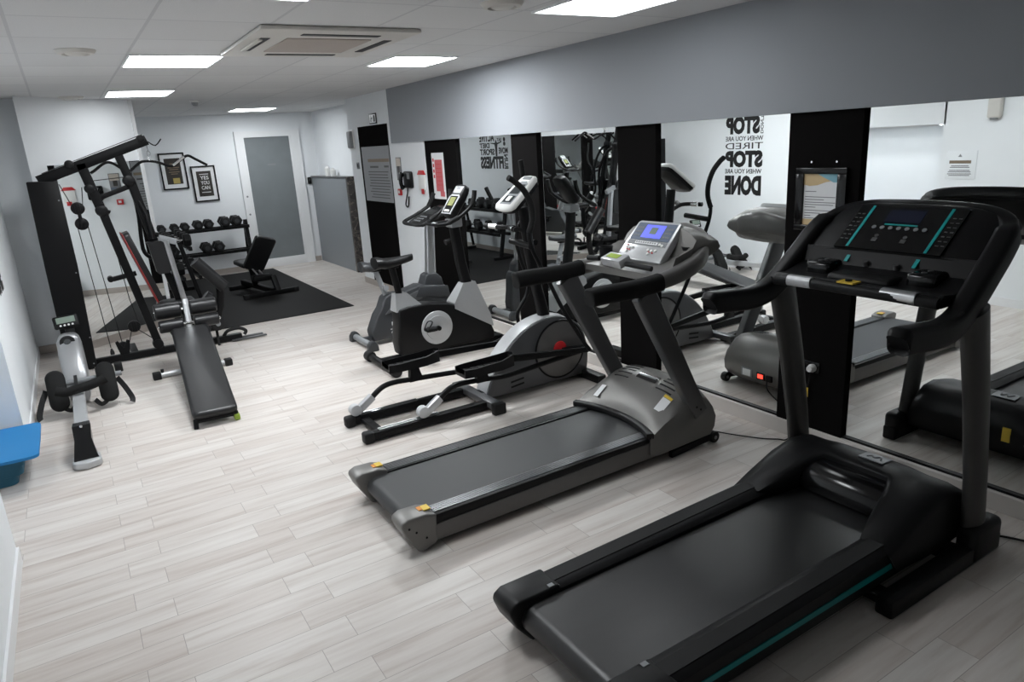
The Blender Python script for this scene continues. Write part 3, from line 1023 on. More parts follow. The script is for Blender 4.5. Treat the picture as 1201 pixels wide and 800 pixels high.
    def patch(x0, x1, y0, y1, lift, n=3):
        bb = MB()
        rows = []
        for i in range(n + 1):
            x = x0 + (x1 - x0) * i / n
            rows.append([(x, y0 + (y1 - y0) * j / n, hz(x, y0 + (y1 - y0) * j / n) + lift) for j in range(n + 1)])
        for i in range(n):
            for j in range(n):
                bb.bm.faces.new([bb.bm.verts.new(p) for p in (rows[i][j], rows[i + 1][j], rows[i + 1][j + 1], rows[i][j + 1])])
        bmesh.ops.remove_doubles(bb.bm, verts=bb.bm.verts, dist=1e-5)
        return bb
    patch(2.92, 2.975, mid - 0.10, mid + 0.08, 0.004).build('badge', M['black_gloss'], hood)
    bb = patch(2.94, 2.955, mid - 0.085, mid + 0.065, 0.006)
    bb.build('badge_print', M['mid_grey'], hood)
    patch(2.78, 2.86, YR + 0.06, YR + 0.125, 0.009).build('label', M['paper'], hood)
    patch(2.862, 2.88, YR + 0.06, YR + 0.125, 0.009).build('label_edge', M['yellow'], hood)
    patch(2.72, 2.80, YL - 0.13, YL - 0.085, 0.016).build('label', M['paper'], hood)
    # connections on the wall side
    MB().box(3.205, 3.2275, 3.26, 3.36, 0.115, 0.18, 0.002).build('rating_plate', M['mid_grey'], t)
    MB().box(3.22, 3.2295, 3.275, 3.345, 0.122, 0.172).build('rating_label', M['paper'], t)
    MB().box(3.205, 3.226, 3.15, 3.225, 0.115, 0.17, 0.004).build('switch_housing', M['black_plastic'], t)
    MB().box(3.224, 3.230, 3.165, 3.21, 0.128, 0.158, 0.002).build('power_switch', M['red_lamp'], t)
    MB().box(3.20, 3.236, 3.085, 3.135, 0.12, 0.165, 0.004).build('power_inlet', M['black_plastic'], t)
    for y in (YR + 0.0, YL - 0.0):
        b = MB()
        b.cyl((3.165, y - 0.022, 0.036), (3.165, y + 0.022, 0.036), 0.036, bev=0.005)
        w = b.build('wheel', M['black_rubber'], t)
        MB().cyl((3.165, y - 0.024, 0.036), (3.165, y + 0.024, 0.036), 0.012, n=12).build('hub', M['mid_grey'], w)
        b = MB()
        b.beam((2.80, y, 0.022), (3.15, y, 0.045), 0.03, 0.04, rad=0.005)
        b.build('lift_arm', M['black_metal'], t)
    # uprights
    for y in (YR + 0.005, YL - 0.005):
        b = MB()
        lo = rrect(0.062, 0.115, 0.010, 3)
        b.sweep([(3.035, y, 0.235), (2.90, y, 0.48), (2.595, y, 1.045)], lo, (1, 0, 0.5), scale=[(1, 0.95), (1, 1.0), (1, 1.22)])
        u = b.build('upright', M['grey_metal'], t)
        b = MB()
        for x, z in ((2.99, 0.285), (3.025, 0.262)):
            for s in (-1, 1):
                b.cyl((x, y, z), (x, y + s * 0.034, z), 0.007, n=10)
        each(b, 'bolt', M['black_metal'], u)
    # hand rail ring round the console
    half = [(2.66, 2.842, 1.09), (2.80, 2.848, 1.105), (2.95, 2.865, 1.13), (3.08, 2.90, 1.165), (3.18, 2.96, 1.205), (3.245, 3.04, 1.24), (3.27, 3.12, 1.258)]
    path = half + [(3.28, 3.2, 1.265)] + [(x, mir(y), z) for x, y, z in half[::-1]]
    path = catmull(path, 3)
    b = MB()
    n = len(path)
    sc = []
    for i in range(n):
        e = 1 - abs(2 * i / (n - 1) - 1)
        sc.append((1 + 0.2 * e, 1 + 0.75 * e))
    b.sweep(path, rrect(0.072, 0.085, 0.03, 4), (0, 0, 1), scale=sc)
    b.build('handrail', M['grey_skirt'], t, angle=60)
    for y in (2.842, mir(2.842)):
        b = MB()
        pts = catmull([(2.215, y, 1.085), (2.23, y, 1.086), (2.32, y, 1.088), (2.50, y, 1.083), (2.65, y, 1.088), (2.715, y, 1.095)], 3)
        k = len(pts)
        b.sweep(pts, rrect(0.084, 0.098, 0.03, 4), (0, 0, 1), scale=[0.82] + [0.94] + [1.0] * (k - 2))
        b.build('foam_grip', M['foam'], t, angle=60)
    # tray between the rails
    b = MB()
    r1 = []
    for u in range(13):
        s = -1 + 2 * u / 12
        y = mid + s * 0.315
        e = abs(s)
        xb = 3.26 - 0.26 * e ** 2.2
        r1.append([(2.72, y, 1.125 + 0.0 * e), (2.85, y, 1.135), (xb - 0.12, y, 1.20 + 0.0 * e), (xb, y, 1.265 - 0.03 * e), (xb, y, 1.15), (2.80, y, 1.06), (2.72, y, 1.085)])
    b.loft(r1)
    tray = b.build('console_tray', M['silver_paint'], t, angle=50)
    # console back shell, seen in the mirror
    b = MB()
    rr = []
    for u in range(11):
        s = -1 + 2 * u / 10
        y = mid + s * 0.30
        q = math.sqrt(max(0, 1 - 0.8 * abs(s) ** 3.5))
        rr.append([(3.02, y, 1.22), (3.06, y, 1.22 + 0.13 * q), (3.14, y, 1.22 + 0.125 * q), (3.24, y, 1.22 + 0.08 * q), (3.30 - 0.04 * abs(s), y, 1.22), (3.29 - 0.05 * abs(s), y, 1.22 - 0.05 * q), (3.16, y, 1.22 - 0.11 * q), (2.96, y, 1.22 - 0.10 * q)])
    b.loft(rr)
    b.build('console_shell', M['silver_paint'], t, angle=60)
    # display panel
    P00, P10, P11, P01 = Vector((2.85, 3.38, 1.165)), Vector((2.88, 3.02, 1.155)), Vector((3.075, 3.025, 1.372)), Vector((3.055, 3.375, 1.372))
    nrm = (P10 - P00).cross(P01 - P00).normalized()
    def pq(u, v, h=0.0):
        return (P00 * (1 - u) + P10 * u) * (1 - v) + (P01 * (1 - u) + P11 * u) * v + nrm * h
    def quad(u0, u1, v0, v1, h, th):
        return MB().slab([pq(u0, v0, h), pq(u1, v0, h), pq(u1, v1, h), pq(u0, v1, h)], th)
    pan = MB().slab([pq(0, 0), pq(1, 0), pq(1, 0.96), pq(0.95, 1), pq(0.05, 1), pq(0, 0.96)], 0.055, 0.012).build('display_panel', M['light_silver'], t)
    quad(0.06, 0.94, 0.50, 0.93, 0.002, 0.003).build('overlay', M['panel_blue'], pan)
    quad(0.28, 0.72, 0.56, 0.88, 0.0035, 0.002).build('display', M['screen_on'], pan)
    quad(0.42, 0.58, 0.65, 0.82, 0.005, 0.002).build('display_window', M['lcd'], pan)
    quad(0.06, 0.94, 0.38, 0.485, 0.002, 0.003).build('overlay', M['mid_grey'], pan)
    quad(0.24, 0.74, 0.40, 0.465, 0.0035, 0.002).build('profile_strip', M['paper'], pan)
    b = MB()
    for i in range(9):
        b.slab([pq(0.26 + i * .052, .42, .005), pq(0.29 + i * .052, .42, .005), pq(0.29 + i * .052, .45, .005), pq(0.26 + i * .052, .45, .005)], 0.002)
    for r in range(3):
        for c in range(3):
            for u0 in (0.09, 0.77):
                b.slab([pq(u0 + c * .05, .58 + r * .1, .004), pq(u0 + .034 + c * .05, .58 + r * .1, .004), pq(u0 + .034 + c * .05, .62 + r * .1, .004), pq(u0 + c * .05, .62 + r * .1, .004)], 0.002)
    b.build('print', M['grey_ink'], pan)
    b = MB()
    for u, v in ((.12, .29), (.18, .27), (.24, .29), (.62, .27), (.70, .25), (.78, .27), (.66, .18), (.16, .18), (.86, .40), (.80, .42)):
        b.cyl(pq(u, v, -0.002), pq(u, v, 0.006), 0.009, n=12)
    each(b, 'button', M['white_plastic'], pan)
    b = MB()
    for u, v in ((.15, .23), (.21, .22), (.66, .22), (.74, .21), (.12, .34)):
        b.cyl(pq(u, v, -0.002), pq(u, v, 0.005), 0.005, n=10)
    each(b, 'indicator', M['red'], pan)
    # crossbar with sensor box
    b = MB()
    b.tube([(2.685, 3.44, 1.175), (2.695, 3.34, 1.18)], 0.016, 12)
    b.tube([(2.72, 3.14, 1.165), (2.755, 2.95, 1.15)], 0.016, 12)
    each(b, 'pulse_bar', M['black_rubber'], t)
    b = MB()
    b.box(-0.045, 0.045, -0.10, 0.10, -0.028, 0.028, 0.012, M4=Matrix.Translation((2.725, 3.225, 1.175)) @ Euler((0, math.radians(-20), math.radians(-6))).to_matrix().to_4x4())
    sb = b.build('sensor_box', M['light_silver'], t)
    b = MB()
    b.box(-0.02, 0.02, -0.05, 0.06, 0.028, 0.031, 0, M4=Matrix.Translation((2.725, 3.225, 1.175)) @ Euler((0, math.radians(-20), math.radians(-6))).to_matrix().to_4x4())
    b.build('key_pad', M['green'], sb)
    # bottle holders
    for y in (3.455, 2.955):
        b = MB()
        x = 2.84 if y > 3.2 else 3.06
        z = 1.185 if y > 3.2 else 1.20
        b.lathe([(0, -0.04), (0.038, -0.04), (0.044, 0.035), (0.048, 0.038), (0.046, 0.041), (0.040, 0.037), (0.034, -0.03), (0, -0.032)], (x, y, z), (0, 0, 1), 20)
        b.build('bottle_holder', M['black_plastic'], t)
    return t
T1 = build_silver_treadmill()

# ================================================================== black treadmill
def build_black_treadmill():
    t = thing('treadmill', 'large black treadmill with teal stripes, nearest the camera', 'treadmill', (2.2, 1.72, 0))
    mid = 1.74
    YL, YR = 2.13, 1.355
    def mir(y):
        return 2 * mid - y
    # belt and deck
    b = MB()
    pr = []
    for i in range(9):
        a = math.radians(90 + 180 * i / 8)
        pr.append((1.235 + 0.058 * math.cos(a), 0.112 + 0.058 * math.sin(a)))
    pr += [(2.9, 0.058), (2.9, 0.172)]
    b.prism(pr, 'y', 1.485, 1.995)
    b.build('belt', M['belt_dark'], t)
    MB().box(1.26, 2.95, 1.42, 2.06, 0.045, 0.07).build('deck_frame', M['black_metal'], t)
    MB().cyl((1.235, 1.42, 0.112), (1.235, 2.06, 0.112), 0.05).build('rear_roller', M['black_rubber'], t)
    for s in (-1, 1):
        f = (lambda y: y) if s > 0 else mir
        b = MB()
        b.loft([[(1.30, f(1.988), 0.15), (1.30, f(1.988), 0.182), (1.30, f(2.02), 0.194), (1.30, f(2.10), 0.194), (1.30, f(2.125), 0.18), (1.30, f(2.125), 0.06), (1.30, f(2.05), 0.05)],
                [(2.75, f(1.988), 0.165), (2.75, f(1.988), 0.19), (2.75, f(2.02), 0.215), (2.75, f(2.10), 0.215), (2.75, f(2.125), 0.2), (2.75, f(2.125), 0.075), (2.75, f(2.05), 0.06)]])
        r = b.build('side_rail', M['black_plastic'], t)
        b = MB()
        b.prism([(1.36, 0.1965), (2.70, 0.2165), (2.70, 0.219), (1.36, 0.199)], 'y', f(2.03), f(2.095))
        b.build('rail_tread', M['black_rubber'], r)
        b = MB()
        b.loft([[(1.40, f(2.1255), 0.112), (1.40, f(2.1255), 0.135), (1.40, f(2.129), 0.135), (1.40, f(2.129), 0.112)],
                [(2.66, f(2.1255), 0.118), (2.66, f(2.1255), 0.146), (2.66, f(2.129), 0.146), (2.66, f(2.129), 0.118)]])
        b.build('teal_stripe', M['teal'], r)
        b = MB()
        b.prism([(1.37, 0.05), (1.27, 0.004), (1.225, 0.0), (1.155, 0.09), (1.13, 0.155), (1.135, 0.18), (1.17, 0.2), (1.37, 0.199)], 'y', f(1.99), f(2.135), 0.014, 3)
        c = b.build('end_cap', M['black_gloss'] if False else M['black_plastic'], t, angle=50)
        b = MB()
        b.box(1.32, 1.345, f(2.0), f(2.02), 0.199, 0.202)
        b.build('end_cap_mark', M['mid_grey'], c)
    # frame on the floor
    for y in (1.285, mir(1.285)):
        b = MB()
        b.box(2.42, 3.27, y - 0.038, y + 0.038, 0.0, 0.085, 0.012)
        b.box(3.02, 3.26, y - 0.045, y + 0.045, 0.0, 0.17, 0.03, 3)
        each(b, 'base_rail', M['black_plastic'], t)
        b = MB()
        b.box(3.10, 3.17, y - 0.039, y + 0.039, 0.02, 0.05)
        b.build('base_cap', M['black_rubber'], t)
    b = MB()
    b.box(2.95, 3.03, 1.30, 2.18, 0.02, 0.08, 0.008)
    b.box(2.45, 2.53, 1.30, 2.18, 0.02, 0.06, 0.008)
    each(b, 'cross_member', M['black_metal'], t)
    b = MB()
    for y in (1.33, mir(1.33)):
        b.cyl((2.50, y - 0.02, 0.032), (2.50, y + 0.02, 0.032), 0.032, bev=0.005)
    each(b, 'transport_wheel', M['black_rubber'], t)
    # motor cover: U shaped shroud with glossy roller cover inside
    b = MB()
    rings = []
    # cross sections along Y: front body is high, arms run back along the rails
    prof_arm = [(2.54, 0.205), (2.62, 0.245), (2.80, 0.315), (2.95, 0.345), (3.06, 0.335), (3.14, 0.285), (3.175, 0.2), (3.16, 0.09), (2.9, 0.07), (2.6, 0.10)]
    prof_mid = [(2.90, 0.335), (2.905, 0.343), (2.925, 0.35), (2.98, 0.355), (3.06, 0.345), (3.14, 0.29), (3.175, 0.2), (3.16, 0.09), (3.0, 0.10), (2.92, 0.24)]
    def lerp(A, B, k):
        return [(a[0] + (c[0] - a[0]) * k, a[1] + (c[1] - a[1]) * k) for a, c in zip(A, B)]
    for y, k, sh in ((2.14, 0.0, 0.80), (2.125, 0.0, 0.95), (2.08, 0.0, 1.0), (2.00, 0.03, 1.0), (1.965, 0.35, 1.0), (1.93, 0.8, 1.0), (1.90, 1.0, 1.0), (1.74, 1.0, 1.01), (1.58, 1.0, 1.0), (1.55, 0.8, 1.0), (1.515, 0.35, 1.0), (1.48, 0.03, 1.0), (1.40, 0.0, 1.0), (1.355, 0.0, 0.95), (1.34, 0.0, 0.80)):
        rings.append([(x, y, 0.1 + (z - 0.1) * sh) for x, z in lerp(prof_arm, prof_mid, k)])
    b.loft(rings)
    hood = b.build('motor_cover', M['black_plastic'], t, angle=60)
    b = MB()
    rr = []
    for k in range(9):
        a = math.radians(100 * k / 8)
        rr.append((2.90 - 0.12 * math.sin(a), 0.20 + 0.115 * math.cos(a) - 0.0))
    rr += [(2.95, 0.18), (2.95, 0.31)]
    b.prism(rr, 'y', 1.525, 1.955, 0.004)
    b.build('roller_cover', M['black_gloss'], t, angle=50)
    b = MB()
    b.box(-0.04, 0.04, -0.06, 0.06, 0, 0.004, 0.0, M4=Matrix.Translation((3.0, 1.70, 0.3565)) @ Euler((0, math.radians(4), 0)).to_matrix().to_4x4())
    pl = b.build('badge', M['mid_grey'], hood)
    b = MB()
    b.tube([(2.985, 1.73, 0.362), (3.01, 1.72, 0.361), (2.99, 1.70, 0.362), (3.015, 1.685, 0.361), (2.985, 1.665, 0.362)], 0.004, 6, 4)
    b.build('badge_print', M['grey_ink'], pl)
    MB().box(3.170, 3.178, 1.585, 1.625, 0.16, 0.24, 0.0).build('warning_label', M['yellow'], hood)
    MB().cyl((3.165, 1.50, 0.17), (3.18, 1.50, 0.17), 0.014, n=14).build('power_socket', M['mid_grey'], hood)
    # uprights: flattened tubes
    for y in (1.30, mir(1.30)):
        b = MB()
        ov = circ(0.036, 18, 0.075)
        b.sweep([(3.115, y, 0.12), (3.07, y, 0.42), (3.0, y, 0.75), (2.89, y, 1.16)], ov, (1, 0, 0.2), scale=[1.0, 1.0, 1.05, 1.12])
        b.build('upright', M['upright_dark'], t, angle=70)
    # loop of hand rails round the console
    half = [(2.38, 1.305, 1.135), (2.40, 1.305, 1.138), (2.52, 1.305, 1.128), (2.66, 1.305, 1.118), (2.78, 1.31, 1.14), (2.88, 1.315, 1.20), (2.99, 1.32, 1.285), (3.10, 1.325, 1.375), (3.19, 1.345, 1.435), (3.245, 1.40, 1.47), (3.265, 1.50, 1.49), (3.268, 1.62, 1.496)]
    path = catmull(half + [(3.268, mid, 1.498)] + [(x, mir(y), z) for x, y, z in half[::-1]], 3)
    n = len(path)
    b = MB()
    sc = []
    for i in range(n):
        e = abs(2 * i / (n - 1) - 1)
        sc.append((1.15, 1.2) if 0.35 < e < 0.97 else ((0.95, 0.9) if e >= 0.97 else (0.9, 0.75)))
    b.sweep(path, rrect(0.075, 0.085, 0.022, 4), (-0.35, 0, 1), scale=sc)
    b.build('handrail', M['black_plastic'], t, angle=55)
    for y in (1.30, mir(1.30)):
        b = MB()
        b.sweep(catmull([(2.40, y, 1.178), (2.52, y, 1.172), (2.66, y, 1.160), (2.76, y, 1.182)], 3), rrect(0.05, 0.008, 0.003), (0, 0, 1))
        b.build('grip_pad', M['black_rubber'], t)
    # console
    b = MB()
    rr = []
    for k in range(13):
        u = -1 + 2 * k / 12
        y = mid + u * 0.40
        e = abs(u) ** 4
        rr.append([(2.99 - 0.0 * e, y, 1.335 - 0.03 * e), (3.10, y, 1.425 - 0.03 * e), (3.215, y, 1.515 - 0.05 * e), (3.25, y, 1.522 - 0.05 * e), (3.29, y, 1.49 - 0.05 * e), (3.25, y, 1.38), (3.08, y, 1.27), (3.0, y, 1.29)])
    b.loft(rr)
    con = b.build('console_body', M['black_plastic'], t, angle=50)
    b = MB()
    rr = []
    for k in range(9):
        u = -1 + 2 * k / 8
        y = mid + u * 0.385
        rr.append([(2.735, y, 1.215), (2.76, y, 1.235), (2.84, y, 1.225), (2.96, y, 1.265), (2.995, y, 1.335), (3.05, y, 1.33), (3.03, y, 1.24), (2.86, y, 1.185), (2.75, y, 1.185)])
    b.loft(rr)
    b.build('console_tray', M['black_plastic'], t, angle=40)
    # panel coordinates on the display face
    Q00, Q10, Q01, Q11 = Vector((2.992, 1.97, 1.337)), Vector((2.992, 1.51, 1.337)), Vector((3.20, 1.97, 1.503)), Vector((3.20, 1.51, 1.503))
    nrm = (Q10 - Q00).cross(Q01 - Q00).normalized()
    def pq(u, v, h=0.0):
        return (Q00 * (1 - u) + Q10 * u) * (1 - v) + (Q01 * (1 - u) + Q11 * u) * v + nrm * h
    def sl4(mb, u0, u1, v0, v1, h, th=0.003, sk=0.0):
        return mb.slab([pq(u0 + sk * v0, v0, h), pq(u1 + sk * v0, v0, h), pq(u1 + sk * v1, v1, h), pq(u0 + sk * v1, v1, h)], th)
    pan = sl4(MB(), -0.02, 1.02, 0.0, 1.0, 0.006, 0.012).build('display_panel', M['black_gloss'], con)
    sl4(MB(), 0.31, 0.66, 0.63, 0.92, 0.0075).build('screen', M['screen_off'], con)
    b = MB()
    sl4(b, 0.105, 0.132, 0.02, 0.99, 0.009)
    sl4(b, 0.868, 0.895, 0.02, 0.99, 0.009)
    each(b, 'teal_line', M['teal_bright'], con)
    sl4(MB(), 0.34, 0.66, 0.565, 0.59, 0.009).build('teal_mark', M['teal_bright'], con)
    b = MB()
    for i in range(7):
        b.cyl(pq(0.255 + i * 0.082, 0.50, 0.004), pq(0.255 + i * 0.082, 0.50, 0.0095), 0.010, n=14)
    each(b, 'program_button', M['mid_grey'], con)
    b = MB()
    for u, v in ((.34, .31), (.62, .31)):
        b.cyl(pq(u, v, 0.004), pq(u, v, 0.0095), 0.009, n=12)
        b.slab([pq(u - .025, v - .13, .009), pq(u + .025, v - .13, .009), pq(u + .025, v - .05, .009), pq(u - .025, v - .05, .009)], 0.002)
    each(b, 'speed_button', M['dim_grey'], con)
    b = MB()
    for r in range(7):
        for u in (-0.005, 0.045, 0.925, 0.975):
            b.slab([pq(u, .18 + r * .1, .0085), pq(u + .03, .18 + r * .1, .0085), pq(u + .03, .2 + r * .1, .0085), pq(u, .2 + r * .1, .0085)], 0.002)
    b.build('print', M['dim_grey'], con)
    # things on the tray
    for y, s in ((1.975, 1), (1.505, -1)):
        b = MB()
        b.box(2.86, 2.985, y - 0.06, y + 0.06, 1.215, 1.285, 0.018, 3)
        pod = b.build('control_pod', M['black_gloss'], t)
        b = MB()
        for x in (2.89, 2.94):
            b.cyl((x, y, 1.28), (x, y, 1.288), 0.011, n=12)
        each(b, 'pod_button', M['dim_grey'], pod)
        b = MB()
        b.slab([(2.955, y - s * 0.072, 1.284), (2.955, y - s * 0.088, 1.284), (2.992, y - s * 0.088, 1.318), (2.992, y - s * 0.072, 1.318)], 0.004)
        b.build('teal_tick', M['teal_bright'], t)
    b = MB()
    b.box(2.80, 2.93, 1.595, 1.885, 1.205, 1.255, 0.02, 3)
    b.build('book_holder', M['black_plastic'], t)
    b = MB()
    for y in (1.80, 1.66):
        b.cyl((2.96, y, 1.27), (2.955, y, 1.292), 0.012, n=12)
    each(b, 'tray_button', M['dim_grey'], t)
    # pulse bar across the front
    b = MB()
    b.sweep([(2.742, 2.10, 1.205), (2.735, 1.93, 1.212), (2.73, 1.55, 1.212), (2.742, 1.36, 1.205)], rrect(0.05, 0.046, 0.018), (0, 0, 1))
    b.build('front_bar', M['black_plastic'], t)
    b = MB()
    b.sweep([(2.735, 2.02, 1.213), (2.733, 1.90, 1.215)], rrect(0.054, 0.05, 0.02), (0, 0, 1))
    b.build('pulse_sensor', M['light_silver'], t)
    b = MB()
    b.sweep([(2.733, 1.58, 1.215), (2.735, 1.44, 1.213)], rrect(0.054, 0.05, 0.02), (0, 0, 1))
    b.build('pulse_sensor', M['alu'], t)
    b = MB()
    b.box(2.715, 2.775, 1.70, 1.775, 1.236, 1.243, 0.0)
    k = b.build('safety_key', M['yellow'], t)
    b = MB()
    b.cyl((2.745, 1.738, 1.243), (2.745, 1.738, 1.25), 0.014, n=16)
    b.build('key_clip', M['black_plastic'], k)
    return t
T2 = build_black_treadmill()
# ================================================================== elliptical trainer
def build_elliptical():
    t = thing('elliptical_trainer', 'black and gunmetal elliptical trainer with red dot on its flywheel disc', 'elliptical trainer', (2.35, 4.45, 0))
    YN, YF, mid = 4.27, 4.63, 4.45
    for y in (YN, YF):
        b = MB()
        b.box(1.42, 2.40, y - 0.032, y + 0.032, 0.012, 0.072, 0.008)
        r = b.build('base_rail', M['black_metal'], t)
        b = MB()
        b.box(1.385, 1.46, y - 0.038, y + 0.038, 0.0, 0.08, 0.018, 3)
        b.build('rail_cap', M['black_rubber'], r)
        b = MB()
        b.tube([(1.50, y + 0.014, 0.076), (1.95, y + 0.014, 0.076)], 0.007, 8)
        b.tube([(1.50, y - 0.014, 0.076), (1.95, y - 0.014, 0.076)], 0.007, 8)
        each(b, 'track_rod', M['strip_alu'], r)
    b = MB()
    b.box(1.49, 1.55, YN + 0.03, YF - 0.03, 0.025, 0.06, 0.006)
    b.build('rear_crossbar', M['black_metal'], t)
    b = MB()
    b.box(2.33, 2.41, 4.12, 4.76, 0.03, 0.08, 0.008)
    b.build('middle_crossbar', M['dark_silver'], t)
    b = MB()
    for y in (4.135, 4.745):
        b.box(2.32, 2.42, y - 0.03, y + 0.03, 0.0, 0.085, 0.012)
    each(b, 'crossbar_foot', M['black_rubber'], t)
    b = MB()
    b.box(3.30, 3.38, 4.14, 4.74, 0.0, 0.07, 0.012)
    b.build('front_foot', M['black_plastic'], t)
    MB().box(2.38, 3.35, 4.40, 4.50, 0.02, 0.08, 0.008).build('main_beam', M['black_metal'], t)
    # drive housing
    prof = catmull([(2.41, 0.035), (2.425, 0.10), (2.50, 0.24), (2.60, 0.37), (2.72, 0.47), (2.85, 0.535), (3.0, 0.565), (3.12, 0.555), (3.24, 0.50), (3.33, 0.40), (3.37, 0.25), (3.365, 0.10), (3.34, 0.035)], 3)
    prof = [(p.x, p.y) for p in [Vector((q[0], q[1])) for q in prof]]
    b = MB()
    b.prism(prof, 'y', 4.36, 4.54, 0.014, 3)
    h = b.build('drive_housing', M['dark_silver'], t, angle=50)
    b = MB()
    top = [p for p in prof if p[0] < 3.2 and p[1] > 0.04]
    b.sweep([(x, mid, z) for x, z in top], rrect(0.125, 0.016, 0.006), (0, 1, 0.0001)) if False else None
    rings = []
    for x, z in top:
        rings.append([(x - 0.006, 4.375, z + 0.004), (x - 0.004, 4.45, z + 0.012), (x - 0.006, 4.525, z + 0.004), (x + 0.01, 4.525, z - 0.01), (x + 0.01, 4.375, z - 0.01)])
    b.loft(rings)
    b.build('top_shroud', M['light_silver'], h, angle=60)
    for s in (-1, 1):
        y = mid + s * 0.09
        b = MB()
        b.cyl((3.09, y, 0.295), (3.09, y + s * 0.012, 0.295), 0.225, n=48, bev=0.004)
        d = b.build('flywheel_disc', M['grey_skirt'], h)
        b = MB()
        ring = [(3.09 + 0.232 * math.cos(a * math.pi / 24), y + s * 0.008, 0.295 + 0.232 * math.sin(a * math.pi / 24)) for a in range(48)]
        b.tube(ring, 0.008, 8, closed=True, up=(0, 1, 0))
        b.build('disc_rim', M['black_plastic'], d)
        MB().lathe([(0, 0.020), (0.03, 0.019), (0.058, 0.010), (0.062, 0), (0, 0)], (3.085, y + s * 0.012, 0.30), (0, s, 0), 24).build('red_cap', M['red'], d)
        b = MB()
        for z in (0.115, 0.075):
            b.prism([(2.62, z), (2.74, z + 0.012), (2.74, z + 0.027), (2.62, z + 0.015)], 'y', y - 0.002, y + s * 0.003)
        each(b, 'vent_slot', M['black_plastic'], h)
    # mast and console
    b = MB()
    b.sweep([(3.03, mid, 0.50), (2.965, mid, 0.78), (2.91, mid, 1.10), (2.875, mid, 1.42)], rrect(0.07, 0.085, 0.03, 4), (1, 0, 0.2), scale=[1.15, 1.0, 0.95, 0.9])
    b.build('mast', M['black_plastic'], t, angle=60)
    C0, CX, CY = Vector((2.69, mid, 1.43)), Vector((0.27, 0, 0.215)), Vector((0, -0.115, 0))
    nrm = Vector((-0.215, 0, 0.27)).normalized()
    def outline(k, lift):
        pts = []
        for u, v in ((0.0, -0.85), (-0.03, -0.4), (-0.04, 0), (-0.03, 0.4), (0.0, 0.85), (0.08, 1.08), (0.5, 0.98), (0.92, 0.80), (0.98, 0.6), (1.0, 0.0), (0.98, -0.6), (0.92, -0.80), (0.5, -0.98), (0.08, -1.08)):
            pts.append(C0 + CX * (0.5 + (u - 0.5) * k) + CY * (v * k) + nrm * lift)
        return pts
    b = MB()
    b.loft([outline(0.96, -0.032), outline(1.0, -0.022), outline(1.0, -0.005), outline(0.95, 0.004)])
    con = b.build('console', M['white_plastic'], t, angle=50)
    b = MB()
    b.loft([outline(0.97, -0.033), outline(0.9, -0.062), outline(0.5, -0.08)])
    b.build('console_back', M['black_plastic'], con)
    def cq(u, v, lift):
        return C0 + CX * u + CY * v + nrm * lift
    MB().slab([cq(.12, -.62, .006), cq(.12, .62, .006), cq(.72, .62, .006), cq(.80, .3, .006), cq(.80, -.3, .006), cq(.72, -.62, .006)], 0.004).build('face', M['matt_grey'], con)
    MB().slab([cq(.42, -.5, .008), cq(.42, .5, .008), cq(.70, .5, .008), cq(.70, -.5, .008)], 0.004).build('screen', M['matt_dark'], con)
    MB().slab([cq(.17, -.5, .008), cq(.17, .5, .008), cq(.36, .5, .008), cq(.36, -.5, .008)], 0.004).build('keypad', M['matt_dark'], con)
    MB().slab([cq(.20, -.15, .014), cq(.20, .25, .014), cq(.33, .25, .014), cq(.33, -.15, .014)], 0.008).build('mode_key', M['white_plastic'], con)
    MB().slab([cq(.86, -.45, .008), cq(.86, .45, .008), cq(.94, .45, .008), cq(.94, -.45, .008)], 0.004).build('logo_plate', M['matt_grey'], con)
    # fixed bar with chrome pulse sensors
    b = MB()
    b.tube([(2.88, mid, 1.24), (2.78, 4.44, 1.28), (2.72, 4.40, 1.285), (2.70, 4.32, 1.285)], 0.017, 10, 5)
    b.tube([(2.78, 4.46, 1.28), (2.72, 4.52, 1.285), (2.68, 4.62, 1.29)], 0.017, 10, 5)
    b.build('fixed_bar', M['black_rubber'], t)
    for pts in ([(2.715, 4.37, 1.286), (2.70, 4.315, 1.286)], [(2.703, 4.555, 1.287), (2.68, 4.625, 1.291)]):
        b = MB()
        b.tube(pts, 0.0205, 12)
        b.build('pulse_sensor', M['chrome'], t)
    b = MB()
    b.tube([(2.70, 4.30, 1.285), (2.692, 4.27, 1.285)], 0.019, 12)
    b.tube([(2.676, 4.64, 1.292), (2.668, 4.67, 1.293)], 0.019, 12)
    each(b, 'bar_end', M['black_rubber'], t)
    # moving handles
    for y, pts, fm in ((4.15, [(2.575, 1.66), (2.625, 1.63), (2.70, 1.56), (2.75, 1.46), (2.755, 1.36), (2.72, 1.27), (2.735, 1.17), (2.79, 1.05), (2.88, 0.88), (2.97, 0.70), (3.08, 0.52), (3.17, 0.38), (3.23, 0.30)], 0),
                       (4.75, [(3.07, 1.75), (3.08, 1.68), (3.09, 1.58), (3.11, 1.46), (3.09, 1.34), (3.02, 1.24), (2.99, 1.12), (3.03, 0.95), (3.08, 0.80), (3.06, 0.68), (2.96, 0.54), (2.95, 0.40), (2.70, 0.33)], 1)):
        b = MB()
        P = [(x, y, z) for x, z in pts]
        b.tube(P, 0.0155, 10, 5, up=(0, 1, 0))
        hd = b.build('moving_handle', M['black_metal'], t)
        b = MB()
        P2 = catmull(P[:6], 5)
        b.tube(P2, 0.021, 12, up=(0, 1, 0))
        b.build('foam_grip', M['foam'], hd)
        b = MB()
        b.cyl((P[6][0], y, P[6][2]), (P[6][0], mid + (0.03 if y > mid else -0.03), P[6][2] + 0.02), 0.022, n=16)
        b.build('pivot', M['black_metal'], hd)
